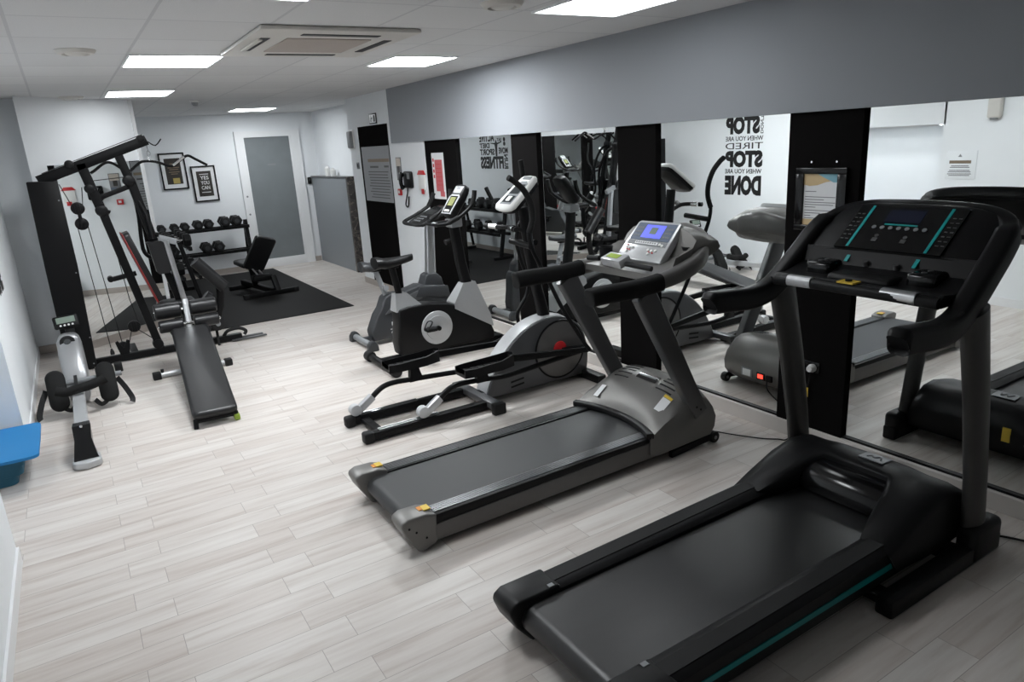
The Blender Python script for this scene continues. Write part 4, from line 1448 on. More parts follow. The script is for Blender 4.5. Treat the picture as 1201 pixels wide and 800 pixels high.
    # pedal arms, rollers, pedals
    for y, dx, end in ((YN, 0.0, (3.29, 0.275)), (YF, -0.365, (2.98, 0.20))):
        b = MB()
        pts = [(1.955 + dx, 0.165), (2.02 + dx, 0.215), (2.08 + dx, 0.243), (2.17 + dx, 0.25), (2.35 + dx, 0.237), (2.55 + dx, 0.222)]
        if dx == 0:
            pts += [(2.9, 0.245), end]
        else:
            pts += [(2.45, 0.205), end]
        b.tube([(x, y, z) for x, z in pts], 0.02, 10, 5, up=(0, 1, 0))
        arm = b.build('pedal_arm', M['black_metal'], t)
        b = MB()
        b.beam((1.85 + dx, y, 0.10), (1.975 + dx, y, 0.185), 0.055, 0.05, (0, 1, 0), 0.01)
        b.build('roller_sleeve', M['light_silver'], arm)
        b = MB()
        b.cyl((1.835 + dx, y - 0.03, 0.117), (1.835 + dx, y + 0.03, 0.117), 0.042, n=24, bev=0.008)
        b.build('roller', M['crank_grey'], arm)
        # pedal
        x0 = 2.12 + dx
        zb = 0.325
        yc = y - 0.06 if dx == 0 else y + 0.06
        b = MB()
        b.prism([(2.27 + dx, 0.225), (2.38 + dx, 0.225), (2.35 + dx, zb), (2.28 + dx, zb)], 'y', y - 0.02, y + 0.02)
        b.build('pedal_post', M['black_metal'], arm)
        b = MB()
        plan = [(x0, yc - 0.075), (x0 + 0.08, yc - 0.09), (x0 + 0.30, yc - 0.085), (x0 + 0.42, yc - 0.05), (x0 + 0.44, yc), (x0 + 0.42, yc + 0.05), (x0 + 0.30, yc + 0.085), (x0 + 0.08, yc + 0.09), (x0, yc + 0.075)]
        lo = [(x, yy, zb + 0.0) for x, yy in plan]
        b.loft([[(x, yy, zb) for x, yy in plan], [(x, yy, zb + 0.06 + 0.03 * max(0, (x - x0 - 0.25) / 0.2)) for x, yy in plan],
                [(xx, yc + (yy - yc) * 0.86, zb + 0.062 + 0.03 * max(0, (xx - x0 - 0.25) / 0.2)) for xx, yy in plan], [(xx, yc + (yy - yc) * 0.82, zb + 0.025) for xx, yy in plan]])
        ped = b.build('pedal', M['black_plastic'], t)
        b = MB()
        for i in range(6):
            b.box(x0 + 0.05 + i * 0.055, x0 + 0.07 + i * 0.055, yc - 0.06, yc + 0.06, zb + 0.024, zb + 0.03)
        b.build('tread', M['black_rubber'], ped)
        b = MB()
        e3 = (3.26, 4.22, 0.285) if dx == 0 else (2.72, 4.70, 0.34)
        b.sweep([(x0 + 0.40, yc, zb + 0.045), e3], rrect(0.03, 0.07, 0.008), (0, 0, 1), scale=[(1, 0.8), (1, 0.6)])
        b.build('link_bar', M['black_metal'], t)
        b = MB()
        cx, cz = end
        s = -1 if dx == 0 else 1
        b.beam((3.09, mid + s * 0.115, 0.295), (cx, mid + s * 0.125, cz), 0.03, 0.045, (0, 1, 0))
        b.cyl((cx, mid + s * 0.12, cz), (cx, y + s * 0.02, cz), 0.018, n=14)
        b.build('crank', M['black_metal'], t)
    return t
build_elliptical()

# ================================================================== upright bike, black with pale disc
def build_black_bike():
    t = thing('exercise_bike', 'black upright exercise bike with pale round crank disc and silver caps', 'exercise bike', (2.7, 5.76, 0))
    mid = 5.76
    b = MB()
    b.cyl((2.13, 5.46, 0.05), (2.13, 6.06, 0.05), 0.034, n=16)
    f = b.build('rear_stabiliser', M['black_metal'], t)
    b = MB()
    for y in (5.46, 6.06):
        b.cyl((2.13, y - 0.045, 0.05), (2.13, y + 0.045, 0.05), 0.05, n=20, bev=0.01)
    each(b, 'end_cap', M['black_rubber'], f)
    b = MB()
    b.cyl((3.38, 5.48, 0.045), (3.38, 6.02, 0.045), 0.034, n=16)
    f = b.build('front_stabiliser', M['black_metal'], t)
    b = MB()
    for y in (5.49, 6.01):
        b.cyl((3.38, y - 0.045, 0.045), (3.38, y + 0.045, 0.045), 0.045, n=20, bev=0.01)
    each(b, 'end_cap', M['black_rubber'], f)
    b = MB()
    b.beam((2.13, mid, 0.06), (3.38, mid, 0.055), 0.09, 0.06, rad=0.01)
    b.build('base_beam', M['black_metal'], t)
    prof = [(2.29, 0.10), (2.275, 0.22), (2.30, 0.40), (2.305, 0.52), (2.40, 0.535), (2.60, 0.535), (2.80, 0.50), (2.98, 0.44), (3.12, 0.36), (3.23, 0.25), (3.27, 0.15), (3.27, 0.08), (2.35, 0.08)]
    b = MB()
    b.prism(prof, 'y', mid - 0.085, mid + 0.085, 0.022, 3)
    body = b.build('body_shroud', M['black_plastic'], t, angle=50)
    b = MB()
    b.loft([[(2.29, mid - 0.07, 0.50), (2.57, mid - 0.07, 0.515), (2.57, mid + 0.07, 0.515), (2.29, mid + 0.07, 0.50)],
            [(2.295, mid - 0.06, 0.555), (2.53, mid - 0.06, 0.545), (2.53, mid + 0.06, 0.545), (2.295, mid + 0.06, 0.555)],
            [(2.31, mid - 0.045, 0.66), (2.42, mid - 0.045, 0.655), (2.42, mid + 0.045, 0.655), (2.31, mid + 0.045, 0.66)]])
    b.build('seat_post_cap', M['light_silver'], t)
    b = MB()
    b.loft([[(2.86, mid - 0.088, 0.44), (3.26, mid - 0.088, 0.20), (3.26, mid + 0.088, 0.20), (2.86, mid + 0.088, 0.44)],
            [(2.865, mid - 0.084, 0.49), (3.235, mid - 0.084, 0.33), (3.235, mid + 0.084, 0.33), (2.865, mid + 0.084, 0.49)],
            [(2.985, mid - 0.05, 0.655), (3.115, mid - 0.05, 0.655), (3.115, mid + 0.05, 0.655), (2.985, mid + 0.05, 0.655)]])
    b.build('front_cowl', M['light_silver'], t, angle=25)
    for s in (-1, 1):
        y = mid + s * 0.085
        MB().cyl((2.66, y - s * 0.01, 0.30), (2.66, y + s * 0.016, 0.30), 0.155, n=40, bev=0.006).build('crank_disc', M['crank_grey'], t)
        b = MB()
        b.cyl((2.66, y, 0.30), (2.66, y + s * 0.03, 0.30), 0.115, n=40, bev=0.003)
        b.build('disc_face', M['light_silver'], t)
        b = MB()
        ex, ez = (2.55, 0.32) if s < 0 else (2.77, 0.28)
        b.beam((2.66, y + s * 0.04, 0.30), (ex, y + s * 0.045, ez), 0.022, 0.032, (0, 1, 0))
        b.cyl((2.66, y, 0.30), (2.66, y + s * 0.055, 0.30), 0.022, n=14)
        b.build('crank_arm', M['black_metal'], t)
        b = MB()
        b.box(ex - 0.05, ex + 0.05, y + s * 0.06, y + s * 0.15, ez - 0.014, ez + 0.014, 0.008)
        pd = b.build('pedal', M['black_plastic'], t)
        b = MB()
        b.tube([(ex - 0.045, y + s * 0.07, ez + 0.01), (ex - 0.01, y + s * 0.08, ez + 0.07), (ex + 0.01, y + s * 0.13, ez + 0.07), (ex - 0.045, y + s * 0.145, ez + 0.01)], 0.006, 8, 5)
        b.build('strap', M['black_rubber'], pd)
    b = MB()
    b.tube([(2.365, mid, 0.62), (2.315, mid, 0.92)], 0.030, 16)
    b.build('seat_post', M['black_metal'], t)
    build_saddle(t, (2.16, 2.52), mid, 0.985, M['black_plastic'])
    b = MB()
    b.sweep([(3.05, mid, 0.60), (3.0, mid, 0.85), (2.965, mid, 1.16), (2.95, mid, 1.24)], rrect(0.075, 0.095, 0.025, 4), (1, 0, 0.2), scale=[1.05, 1, 0.95, 0.8])
    b.build('handlebar_post', M['black_plastic'], t, angle=60)
    b = MB()
    b.cyl((2.915, mid, 1.06), (2.86, mid, 1.045), 0.016, 0.026, n=16)
    b.build('height_knob', M['black_rubber'], t)
    MB().box(2.905, 3.02, mid - 0.07, mid + 0.07, 1.175, 1.255, 0.015).build('bar_clamp', M['mid_grey'], t)
    b = MB()
    half = [(3.075, 5.53, 1.50), (3.065, 5.53, 1.44), (3.04, 5.53, 1.375), (2.92, 5.54, 1.285), (2.81, 5.57, 1.235), (2.74, 5.65, 1.225)]
    path = half + [(2.735, mid, 1.225)] + [(x, 2 * mid - y, z) for x, y, z in half[::-1]]
    b.tube(path, 0.0165, 12, 5)
    b.tube([(2.74, mid, 1.225), (2.95, mid, 1.225)], 0.02, 10)
    hb = b.build('handlebar', M['black_metal'], t)
    for s in (0, 1):
        f = (lambda y: y) if s == 0 else (lambda y: 2 * mid - y)
        b = MB()
        b.tube([(x, f(y), z) for x, y, z in half[:3]], 0.021, 12, 5)
        b.build('foam_grip', M['foam'], hb)
        b = MB()
        b.tube([(2.905, f(5.542), 1.28), (2.815, f(5.568), 1.237)], 0.0215, 12)
        b.build('foam_grip', M['foam'], hb)
    b = MB()
    b.tube([(2.742, 5.66, 1.225), (2.738, 5.72, 1.225)], 0.020, 12)
    b.build('pulse_sensor', M['light_silver'], hb)
    # console: tall slanted computer with olive screen
    C0, CX, CY = Vector((2.885, mid + 0.01, 1.29)), Vector((0.19, 0, 0.255)), Vector((0, -0.11, 0))
    nrm = Vector((-0.225, 0, 0.165)).normalized()
    def ring(k, lift):
        return [C0 + CX * (0.5 + (u - 0.5) * k) + CY * v * k + nrm * lift for u, v in ((0.02, -0.7), (-0.02, 0), (0.02, 0.7), (0.1, 0.9), (0.6, 1.0), (0.93, 0.8), (1.0, 0.6), (1.02, 0), (1.0, -0.6), (0.93, -0.8), (0.6, -1.0), (0.1, -0.9))]
    b = MB()
    b.loft([ring(0.8, -0.075), ring(1.0, -0.055), ring(1.0, -0.008), ring(0.95, 0.0)])
    con = b.build('console', M['black_plastic'], t, angle=50)
    def cq(u, v, l=0.002):
        return C0 + CX * u + CY * v + nrm * l
    MB().slab([cq(.05, -.80), cq(.05, .80), cq(.6, .88), cq(.68, .6), cq(.68, -.6), cq(.6, -.88)], 0.006).build('bezel', M['light_silver'], con)
    MB().slab([cq(.08, -.62, .004), cq(.08, .62, .004), cq(.62, .62, .004), cq(.62, -.62, .004)], 0.006).build('face', M['black_gloss'], con)
    MB().slab([cq(.30, -.45, .006), cq(.30, .45, .006), cq(.58, .45, .006), cq(.58, -.45, .006)], 0.006).build('screen', M['lcd_olive'], con)
    MB().slab([cq(.11, -.4, .007), cq(.11, .4, .007), cq(.17, .4, .007), cq(.17, -.4, .007)], 0.006).build('key_row', M['white_plastic'], con)
    MB().slab([cq(.72, -.62), cq(.72, .62), cq(.94, .66), cq(.94, -.66)], 0.006).build('top_panel', M['light_silver'], con)
    MB().slab([cq(.84, -.3, .004), cq(.84, .3, .004), cq(.92, .3, .004), cq(.92, -.3, .004)], 0.005).build('brand_strip', M['mid_grey'], con)
    return t

def build_saddle(t, xr, mid, z, m):
    x0, x1 = xr
    L = x1 - x0
    rings = []
    for k in range(9):
        u = k / 8
        w = 0.125 * (1 - 0.72 * u ** 0.8) if u > 0.12 else 0.125 * (0.72 + 0.28 * u / 0.12)
        if k == 8:
            w *= 0.65
        zc = z - 0.01 * math.sin(u * math.pi) + (0.012 if u < 0.2 else 0)
        h = 0.105 * (1 - 0.45 * u)
        x = x0 + L * u
        rings.append([(x, mid + w * math.cos(a), zc - h * 0.45 + h * 0.5 * math.sin(a)) for a in [2 * math.pi * i / 14 for i in range(14)]])
    s = MB().loft(rings).build('saddle', m, t, angle=70)
    MB().box(x0 + L * 0.3, x0 + L * 0.62, mid - 0.03, mid + 0.03, z - 0.10, z - 0.045, 0.01).build('saddle_clamp', M['black_metal'], s)
    return s
build_black_bike()

# ================================================================== upright bike, charcoal with silver post
def build_grey_bike():
    t = thing('exercise_bike', 'charcoal upright exercise bike with silver post and white side lettering, farthest bike', 'exercise bike', (2.75, 6.60, 0))
    mid = 6.60
    for x, a, c, m in ((2.275, 6.36, 6.86, 'rear_stabiliser'), (3.33, 6.38, 6.84, 'front_stabiliser')):
        b = MB()
        b.cyl((x, a, 0.05), (x, c, 0.05), 0.033, n=18)
        f = b.build(m, M['mid_grey'], t)
        b = MB()
        for y in (a, c):
            b.prism([(x - 0.055, 0.0), (x + 0.055, 0.0), (x + 0.05, 0.06), (x + 0.02, 0.10), (x - 0.02, 0.10), (x - 0.05, 0.06)], 'y', y - 0.04, y + 0.04, 0.012)
        each(b, 'foot_cap', M['grey_plastic'], f)
    MB().beam((2.28, mid, 0.06), (3.33, mid, 0.06), 0.08, 0.05).build('base_beam', M['grey_plastic'], t)
    prof = [(2.36, 0.045), (2.345, 0.14), (2.42, 0.30), (2.47, 0.36), (2.52, 0.47), (2.58, 0.50), (2.70, 0.49), (2.90, 0.54), (3.20, 0.50), (3.23, 0.42), (3.24, 0.28), (3.26, 0.15), (3.25, 0.05)]
    b = MB()
    b.prism(prof, 'y', mid - 0.085, mid + 0.085, 0.02, 3)
    body = b.build('body_shroud', M['grey_plastic'], t, angle=45)
    b = MB()
    b.prism([(2.50, 0.30), (2.62, 0.42), (2.72, 0.44), (2.88, 0.49), (2.92, 0.40), (2.72, 0.36), (2.64, 0.33)], 'y', mid - 0.098, mid - 0.08, 0.006)
    b.build('side_rib', M['dark_silver'], body)
    b = MB()
    b.prism([(2.94, 0.50), (2.99, 0.625), (3.03, 0.64), (3.12, 0.63), (3.17, 0.58), (3.19, 0.48)], 'y', mid - 0.075, mid + 0.075, 0.016, 3)
    b.build('post_shroud', M['grey_plastic'], body)
    b = MB()
    b.prism([(2.84, 0.42), (2.90, 0.52), (3.22, 0.49), (3.24, 0.37), (3.0, 0.40)], 'y', mid - 0.10, mid - 0.08, 0.008)
    b.build('side_panel', M['grey_plastic'], body)
    b = MB()
    b.text('7300', (2.54, mid - 0.0865, 0.10), (1, 0, 0), (0, 0, 1), 0.17, 0.045, 0.001, 0.01)
    b.build('lettering', M['white_text'], body)
    b = MB()
    b.text('sport', (2.625, mid - 0.0865, 0.18), (1, 0, 0), (0, 0, 1), 0.15, 0.04, 0.001, 0.01)
    b.box(2.56, 2.578, mid - 0.0865, mid - 0.085, 0.178, 0.215)
    b.box(2.584, 2.604, mid - 0.0865, mid - 0.085, 0.183, 0.213)
    b.build('lettering', M['white_text'], body)
    for s in (-1, 1):
        y = mid + s * 0.09
        b = MB()
        b.cyl((2.80, y, 0.28), (2.80, y + s * 0.025, 0.28), 0.03, n=16)
        ex, ez = (2.88, 0.20) if s < 0 else (2.72, 0.36)
        b.beam((2.80, y + s * 0.03, 0.28), (ex, y + s * 0.035, ez), 0.02, 0.03, (0, 1, 0))
        b.build('crank_arm', M['black_metal'], t)
        MB().box(ex - 0.05, ex + 0.05, y + s * 0.045, y + s * 0.14, ez - 0.014, ez + 0.014, 0.008).build('pedal', M['black_plastic'], t)
    b = MB()
    b.tube([(2.565, mid, 0.46), (2.475, mid, 0.76)], 0.026, 14)
    b.build('seat_post', M['mid_grey'], t)
    b = MB()
    b.cyl((2.545, mid - 0.02, 0.56), (2.545, mid - 0.075, 0.565), 0.022, 0.03, n=16)
    b.build('height_knob', M['mid_grey'], t)
    build_saddle(t, (2.33, 2.66), mid, 0.83, M['grey_plastic'])
    b = MB()
    b.sweep([(3.075, mid, 0.60), (3.115, mid, 1.14)], rrect(0.075, 0.095, 0.02, 3), (1, 0, 0), scale=[1.1, 0.95])
    b.build('handlebar_post', M['alu'], t)
    b = MB()
    half = [(3.31, 6.84, 1.42), (3.27, 6.845, 1.34), (3.24, 6.85, 1.29), (3.10, 6.85, 1.22), (2.95, 6.83, 1.165), (2.92, 6.76, 1.15)]
    path = half + [(2.93, mid, 1.145)] + [(x, 2 * mid - y, z) for x, y, z in half[::-1]]
    b.tube(path, 0.018, 12, 5)
    hb = b.build('handlebar', M['black_rubber'], t)
    for f in ((lambda y: y), (lambda y: 2 * mid - y)):
        b = MB()
        b.tube([(x, f(y), z) for x, y, z in half[:3]], 0.0225, 12, 4)
        b.build('foam_grip', M['foam'], hb)
    b = MB()
    b.slab([(2.95, mid + 0.15, 1.165), (2.95, mid - 0.15, 1.165), (3.10, mid - 0.17, 1.235), (3.25, mid - 0.14, 1.285), (3.30, mid - 0.10, 1.305), (3.30, mid + 0.10, 1.305), (3.25, mid + 0.14, 1.285), (3.10, mid + 0.17, 1.235)], 0.05, 0.012)
    con = b.build('console', M['black_plastic'], t)
    u = Vector((0.35, 0, 0.145)).normalized()
    nz = Vector((-u.z, 0, u.x))
    def cq(a, c, l=0.003):
        return Vector((2.95, mid, 1.165)) + u * a + Vector((0, -c, 0)) + nz * l
    MB().slab([cq(.17, -.11), cq(.17, .11), cq(.33, .09), cq(.33, -.09)], 0.006).build('screen', M['black_gloss'], con)
    b = MB()
    for i in range(3):
        for j in range(4):
            b.cyl(cq(.035 + i * .042, -.06 + j * .04, -0.001), cq(.035 + i * .042, -.06 + j * .04, 0.005), 0.010, n=10)
    each(b, 'button', M['mid_grey'], con)
    return t
build_grey_bike()

# small bin against the wall behind the bikes (seen in the gym mirror)
t = thing('waste_bin', 'small black waste bin on the floor behind the far bike', 'bin', (3.42, 7.40, 0))
b = MB()
b.lathe([(0, 0), (0.11, 0), (0.14, 0.29), (0.145, 0.30), (0.135, 0.30), (0.105, 0.012), (0, 0.012)], (3.42, 7.40, 0.0), (0, 0, 1), 24)
b.build('bucket', M['black_plastic'], t)
b = MB()
b.tube([(3.42 + 0.142 * math.cos(a * math.pi / 12), 7.40 + 0.142 * math.sin(a * math.pi / 12), 0.30) for a in range(24)], 0.006, 8, closed=True)
b.build('rim', M['black_rubber'], t)
# ================================================================== rubber floor mat
b = MB()
b.box(0.745, 2.86, 8.50, 12.55, 0.0, 0.010, 0.003)
solid('rubber_mat', b, M['rubber_mat'], 'large black rubber floor mat under the weight bench', 'floor mat', (1.8, 10.5, 0))

# ================================================================== multi gym
def build_multi_gym():
    t = thing('multi_gym', 'tall black multi-gym with lat bar, pulleys and red piped seat back', 'multi-gym', (0.6, 7.85, 0))
    Y = 7.85
    def P(x, z, y=Y):
        return (x, y, z)
    # weight stack shroud
    b = MB()
    b.prism([(-0.27, 0.02), (-0.035, 0.02), (-0.005, 1.0), (-0.01, 1.79), (-0.25, 1.80), (-0.265, 1.0)], 'y', 7.74, 8.02, 0.006)
    sh = b.build('weight_stack_shroud', M['black_metal'], t, angle=30)
    b = MB()
    for x, z in ((-0.022, 1.62), (-0.018, 0.95), (-0.028, 0.32), (-0.045, 0.06)):
        b.cyl((x - 0.012, 7.738, z), (x - 0.012, 7.742, z), 0.007, n=10)
    each(b, 'shroud_bolt', M['mid_grey'], sh)
    MB().box(-0.24, -0.06, 7.78, 7.98, 0.0, 0.03).build('shroud_foot', M['black_rubber'], sh)
    # base
    b = MB()
    b.box(-0.12, 1.35, Y - 0.035, Y + 0.035, 0.01, 0.075, 0.005)
    b.build('base_beam', M['black_metal'], t)
    b = MB()
    b.box(1.28, 1.58, Y + 0.015, Y + 0.06, 0.012, 0.026, 0.004)
    b.box(1.28, 1.60, Y - 0.075, Y - 0.03, 0.012, 0.026, 0.004)
    b.box(1.24, 1.34, Y - 0.075, Y + 0.06, 0.010, 0.024, 0.004)
    b.build('foot_plate', M['grey_metal'], t)
    b = MB()
    b.tube([P(1.17, 0.07), P(1.22, 0.12), P(1.33, 0.13), P(1.40, 0.09), P(1.38, 0.05)], 0.018, 8, 5, up=(0, 1, 0))
    b.cyl(P(1.10, 0.09, 7.80), P(1.10, 0.0, 7.76), 0.012, n=10)
    b.cyl(P(1.11, 0.06), P(1.11, 0.16), 0.014, n=10)
    b.build('ankle_strap_clip', M['black_rubber'], t)
    for x in (0.32, 0.92):
        b = MB()
        b.box(x - 0.03, x + 0.03, Y - 0.03, Y + 0.45, 0.01, 0.07, 0.005)
        b.build('base_beam', M['black_metal'], t)
    # boom and posts
    b = MB()
    b.beam(P(-0.16, 1.80), P(0.79, 2.115), 0.07, 0.092)
    b.build('boom', M['black_metal'], t)
    b = MB()
    b.tube([P(-0.12, 1.865), P(0.2, 1.975), P(0.76, 2.168)], 0.004, 6)
    b.build('top_cable', M['grey_metal'], t)
    b = MB()
    b.cyl(P(0.74, 2.13, 7.80), P(0.74, 2.13, 7.90), 0.035, n=20, bev=0.006)
    b.cyl(P(0.11, 1.93, 7.80), P(0.11, 1.93, 7.90), 0.04, n=20, bev=0.006)
    each(b, 'boom_pulley', M['black_plastic'], t)
    b = MB()
    b.tube([P(0.80, 2.10), P(0.86, 2.06), P(0.92, 2.12)], 0.006, 6, 3)
    b.build('tip_hook', M['black_metal'], t)
    b = MB()
    b.beam(P(0.20, 1.93), P(0.30, 1.45), 0.085, 0.07, (0, 1, 0))
    b.beam(P(0.30, 1.45), P(0.55, 0.07), 0.075, 0.07, (0, 1, 0))
    b.build('front_post', M['black_metal'], t)
    b = MB()
    b.beam(P(0.515, 2.04), P(0.585, 1.72), 0.075, 0.06, (0, 1, 0))
    b.beam(P(0.585, 1.75), P(0.70, 1.05), 0.08, 0.07, (0, 1, 0))
    b.beam(P(0.70, 1.05), P(0.90, 0.07), 0.06, 0.07, (0, 1, 0))
    b.build('rear_post', M['black_metal'], t)
    for x, z, r in ((0.23, 1.70, 0.045), (0.29, 1.49, 0.055), (0.57, 1.75, 0.055), (0.535, 0.12, 0.05)):
        b = MB()
        b.cyl(P(x, z, Y - 0.05), P(x, z, Y + 0.05), r, n=20, bev=0.01)
        b.build('joint', M['black_plastic'], t)
    b = MB()
    b.beam(P(0.26, 1.60), P(0.58, 1.70), 0.045, 0.045, (0, 1, 0))
    b.beam(P(0.25, 1.52), P(0.36, 1.47), 0.03, 0.03, (0, 1, 0))
    b.build('press_arm', M['black_metal'], t)
    for s in (-1, 1):
        b = MB()
        b.tube([P(0.57, 1.74), P(0.60, 1.66, Y + s * 0.18), P(0.62, 1.40, Y + s * 0.34), P(0.60, 1.05, Y + s * 0.36), P(0.66, 0.95, Y + s * 0.33)], 0.02, 10, 5) if s > 0 else b.tube([P(0.60, 1.60), P(0.66, 1.40, Y - 0.05), P(0.67, 1.18, Y - 0.08)], 0.024, 10, 4)
        b.build('butterfly_arm', M['black_metal'], t)
    b = MB()
    b.loft([[(0.60, 7.70, 1.155), (0.73, 7.70, 1.16), (0.73, 7.80, 1.16), (0.60, 7.80, 1.155)], [(0.615, 7.70, 1.13), (0.755, 7.70, 1.14), (0.755, 7.80, 1.14), (0.615, 7.80, 1.13)], [(0.645, 7.70, 0.86), (0.775, 7.70, 0.87), (0.775, 7.80, 0.87), (0.645, 7.80, 0.86)], [(0.665, 7.70, 0.835), (0.76, 7.70, 0.84), (0.76, 7.80, 0.84), (0.665, 7.80, 0.835)]])
    b.build('arm_pad', M['vinyl'], t, angle=50)
    b = MB()
    b.tube([P(0.69, 1.22), P(0.75, 1.20, 7.80), P(0.84, 1.12, 7.78)], 0.022, 10, 4)
    b.build('arm_grip', M['foam'], t)
    # lat pull down bar
    b = MB()
    b.tube([(0.265, 7.85, 1.84), (0.30, 7.85, 1.86), (0.40, 7.85, 1.925), (0.47, 7.85, 1.915), (0.575, 7.85, 1.835), (0.66, 7.85, 1.885), (0.71, 7.85, 1.915), (0.78, 7.85, 1.918), (0.86, 7.85, 1.90), (0.975, 7.85, 1.855), (1.06, 7.85, 1.91), (1.13, 7.85, 1.948), (1.20, 7.85, 1.91), (1.30, 7.85, 1.845)], 0.013, 10, 5)
    lat = b.build('lat_bar', M['black_metal'], t)
    b = MB()
    b.tube([(0.985, 7.848, 1.862), (1.10, 7.848, 1.937)], 0.0142, 10)
    b.build('chrome_section', M['chrome'], lat)
    b = MB()
    b.tube([P(0.785, 1.925), P(0.782, 1.96)], 0.012, 8)
    b.tube([P(0.782, 1.955), P(0.772, 1.985), P(0.785, 2.015), P(0.80, 1.985), P(0.784, 1.957)], 0.004, 6, 4, up=(0, 1, 0))
    b.tube([P(0.785, 2.01), P(0.785, 2.09)], 0.004, 6)
    b.build('lat_hook', M['chrome'], lat)
    # hanging pulleys and cables
    for x, z in ((0.10, 1.53), (0.105, 1.385), (0.355, 0.335)):
        b = MB()
        b.cyl(P(x, z, Y - 0.018), P(x, z, Y + 0.018), 0.058, n=24, bev=0.005)
        pl = b.build('pulley', M['black_plastic'], t)
        b = MB()
        b.box(x - 0.022, x + 0.022, Y - 0.026, Y + 0.026, z - 0.05, z + 0.05, 0.006)
        b.build('pulley_bracket', M['black_metal'], pl)
    MB().box(0.088, 0.118, Y - 0.02, Y + 0.02, 1.38, 1.53, 0.004).build('pulley_link', M['black_metal'], t)
    b = MB()
    b.cyl(P(0.225, 0.145, Y - 0.018), P(0.225, 0.145, Y + 0.018), 0.055, n=24, bev=0.005)
    pl = b.build('pulley', M['black_plastic'], t)
    b = MB()
    for s in (-1, 1):
        b.prism([(0.185, 0.075), (0.265, 0.075), (0.29, 0.20), (0.265, 0.21), (0.225, 0.14), (0.185, 0.21), (0.16, 0.20)], 'y', Y + s * 0.024 - 0.003, Y + s * 0.024 + 0.003)
    each(b, 'pulley_bracket', M['black_metal'], pl)
    for a, c in (((-0.005, 1.76), (0.06, 1.55)), ((0.145, 1.55), (0.17, 1.72)), ((0.065, 1.37), (0.115, 0.16)), ((0.15, 1.37), (0.22, 0.20)), ((0.32, 1.42), (0.365, 0.62)), ((0.365, 0.62), (0.40, 0.37)), ((0.37, 0.31), (0.52, 0.16)), ((0.325, 0.30), (0.28, 0.17)), ((0.26, 1.77), (0.54, 1.785))):
        b = MB()
        b.tube([P(*a), P(*c)], 0.0045, 6)
        b.build('cable', M['black_rubber'], t)
    b = MB()
    b.lathe([(0, 0), (0.02, 0), (0.018, 0.03), (0.007, 0.06), (0, 0.06)], P(0.118, 0.09), (0, 0, 1), 12)
    b.build('cable_stop', M['black_rubber'], t)
    # seat back, seat, thigh bar
    b = MB()
    u = Vector((0.19, 0, -0.68)).normalized()
    n_ = Vector((0.96, 0, 0.27)).normalized()
    A, B = Vector((0.405, 0, 1.255)), Vector((0.60, 0, 0.56))
    rings = []
    for o, k in ((0.0, 0.97), (0.012, 1.0), (0.05, 1.0), (0.066, 0.93)):
        c = (A + B) / 2
        q = []
        for w, l in rrect(0.26 * k, (A - B).length * (0.985 + 0.015 * k), 0.03, 3):
            q.append(c + Vector((0, 1, 0)) * (w + Y) + u * l + n_ * o)
        rings.append(q)
    b.loft(rings)
    bk = b.build('seat_back', M['vinyl'], t, angle=60)
    b = MB()
    c = (A + B) / 2
    q = [c + Vector((0, 1, 0)) * (w + Y) + u * l + n_ * 0.004 for w, l in rrect(0.265, (A - B).length + 0.006, 0.03, 3)]
    b.tube(q, 0.0075, 8, closed=True, up=tuple(n_))
    b.build('red_piping', M['dark_red'], bk)
    b = MB()
    b.beam(P(0.26, 0.83), P(0.47, 0.86), 0.045, 0.05, (0, 1, 0))
    b.cyl(P(0.24, 0.835, Y - 0.045), P(0.24, 0.835, Y + 0.045), 0.028, n=16)
    b.build('back_bracket', M['black_metal'], t)
    MB().box(0.60, 0.95, 7.72, 7.98, 0.46, 0.54, 0.03, 3).build('seat', M['vinyl'], t)
    MB().beam(P(0.56, 0.42), P(1.0, 0.44), 0.05, 0.06).build('seat_beam', M['black_metal'], t)
    # chrome leg-lift tube with adjustment holes
    b = MB()
    b.beam(P(0.775, 1.15, 7.74), P(0.845, 0.52, 7.74), 0.05, 0.06, (0, 1, 0), 0.006)
    pt_ = b.build('adjustment_tube', M['alu'], t)
    b = MB()
    for i in range(9):
        k = 0.06 + i * 0.105
        b.cyl((0.775 + 0.07 * k, 7.7115, 1.15 - 0.63 * k), (0.775 + 0.07 * k, 7.716, 1.15 - 0.63 * k), 0.009, n=10)
    each(b, 'adjustment_hole', M['black_rubber'], pt_)
    b = MB()
    b.beam(P(0.72, 1.19, 7.74), P(0.87, 1.13, 7.74), 0.06, 0.05, (0, 1, 0))
    b.build('tube_clamp', M['mid_grey'], t)
    # leg developer arm and roller pads on the right
    b = MB()
    b.tube([(1.00, 7.70, 0.92), (1.235, 7.70, 0.62)], 0.062, 18)
    b.build('roller_pad', M['vinyl'], t)
    b = MB()
    b.tube([(1.19, 7.72, 0.68), (1.195, 7.74, 0.58), (1.17, 7.76, 0.42), (1.12, 7.78, 0.27), (1.09, 7.80, 0.17)], 0.04, 12, 5)
    b.build('leg_arm', M['black_metal'], t)
    b = MB()
    b.tube([(1.04, 7.72, 0.56), (1.08, 7.72, 0.52)], 0.055, 18)
    b.build('roller_pad', M['vinyl'], t)
    b = MB()
    b.cyl((1.115, 7.70, 0.245), (1.115, 7.80, 0.245), 0.075, n=24, bev=0.015)
    jp = b.build('joint', M['black_rubber'], t)
    MB().cyl((1.115, 7.692, 0.245), (1.115, 7.70, 0.245), 0.025, n=16).build('joint_cap', M['mid_grey'], jp)
    MB().beam((0.93, 7.80, 0.44), (1.12, 7.78, 0.26), 0.05, 0.05, (0, 1, 0)).build('leg_arm_support', M['black_metal'], t)
    return t
build_multi_gym()

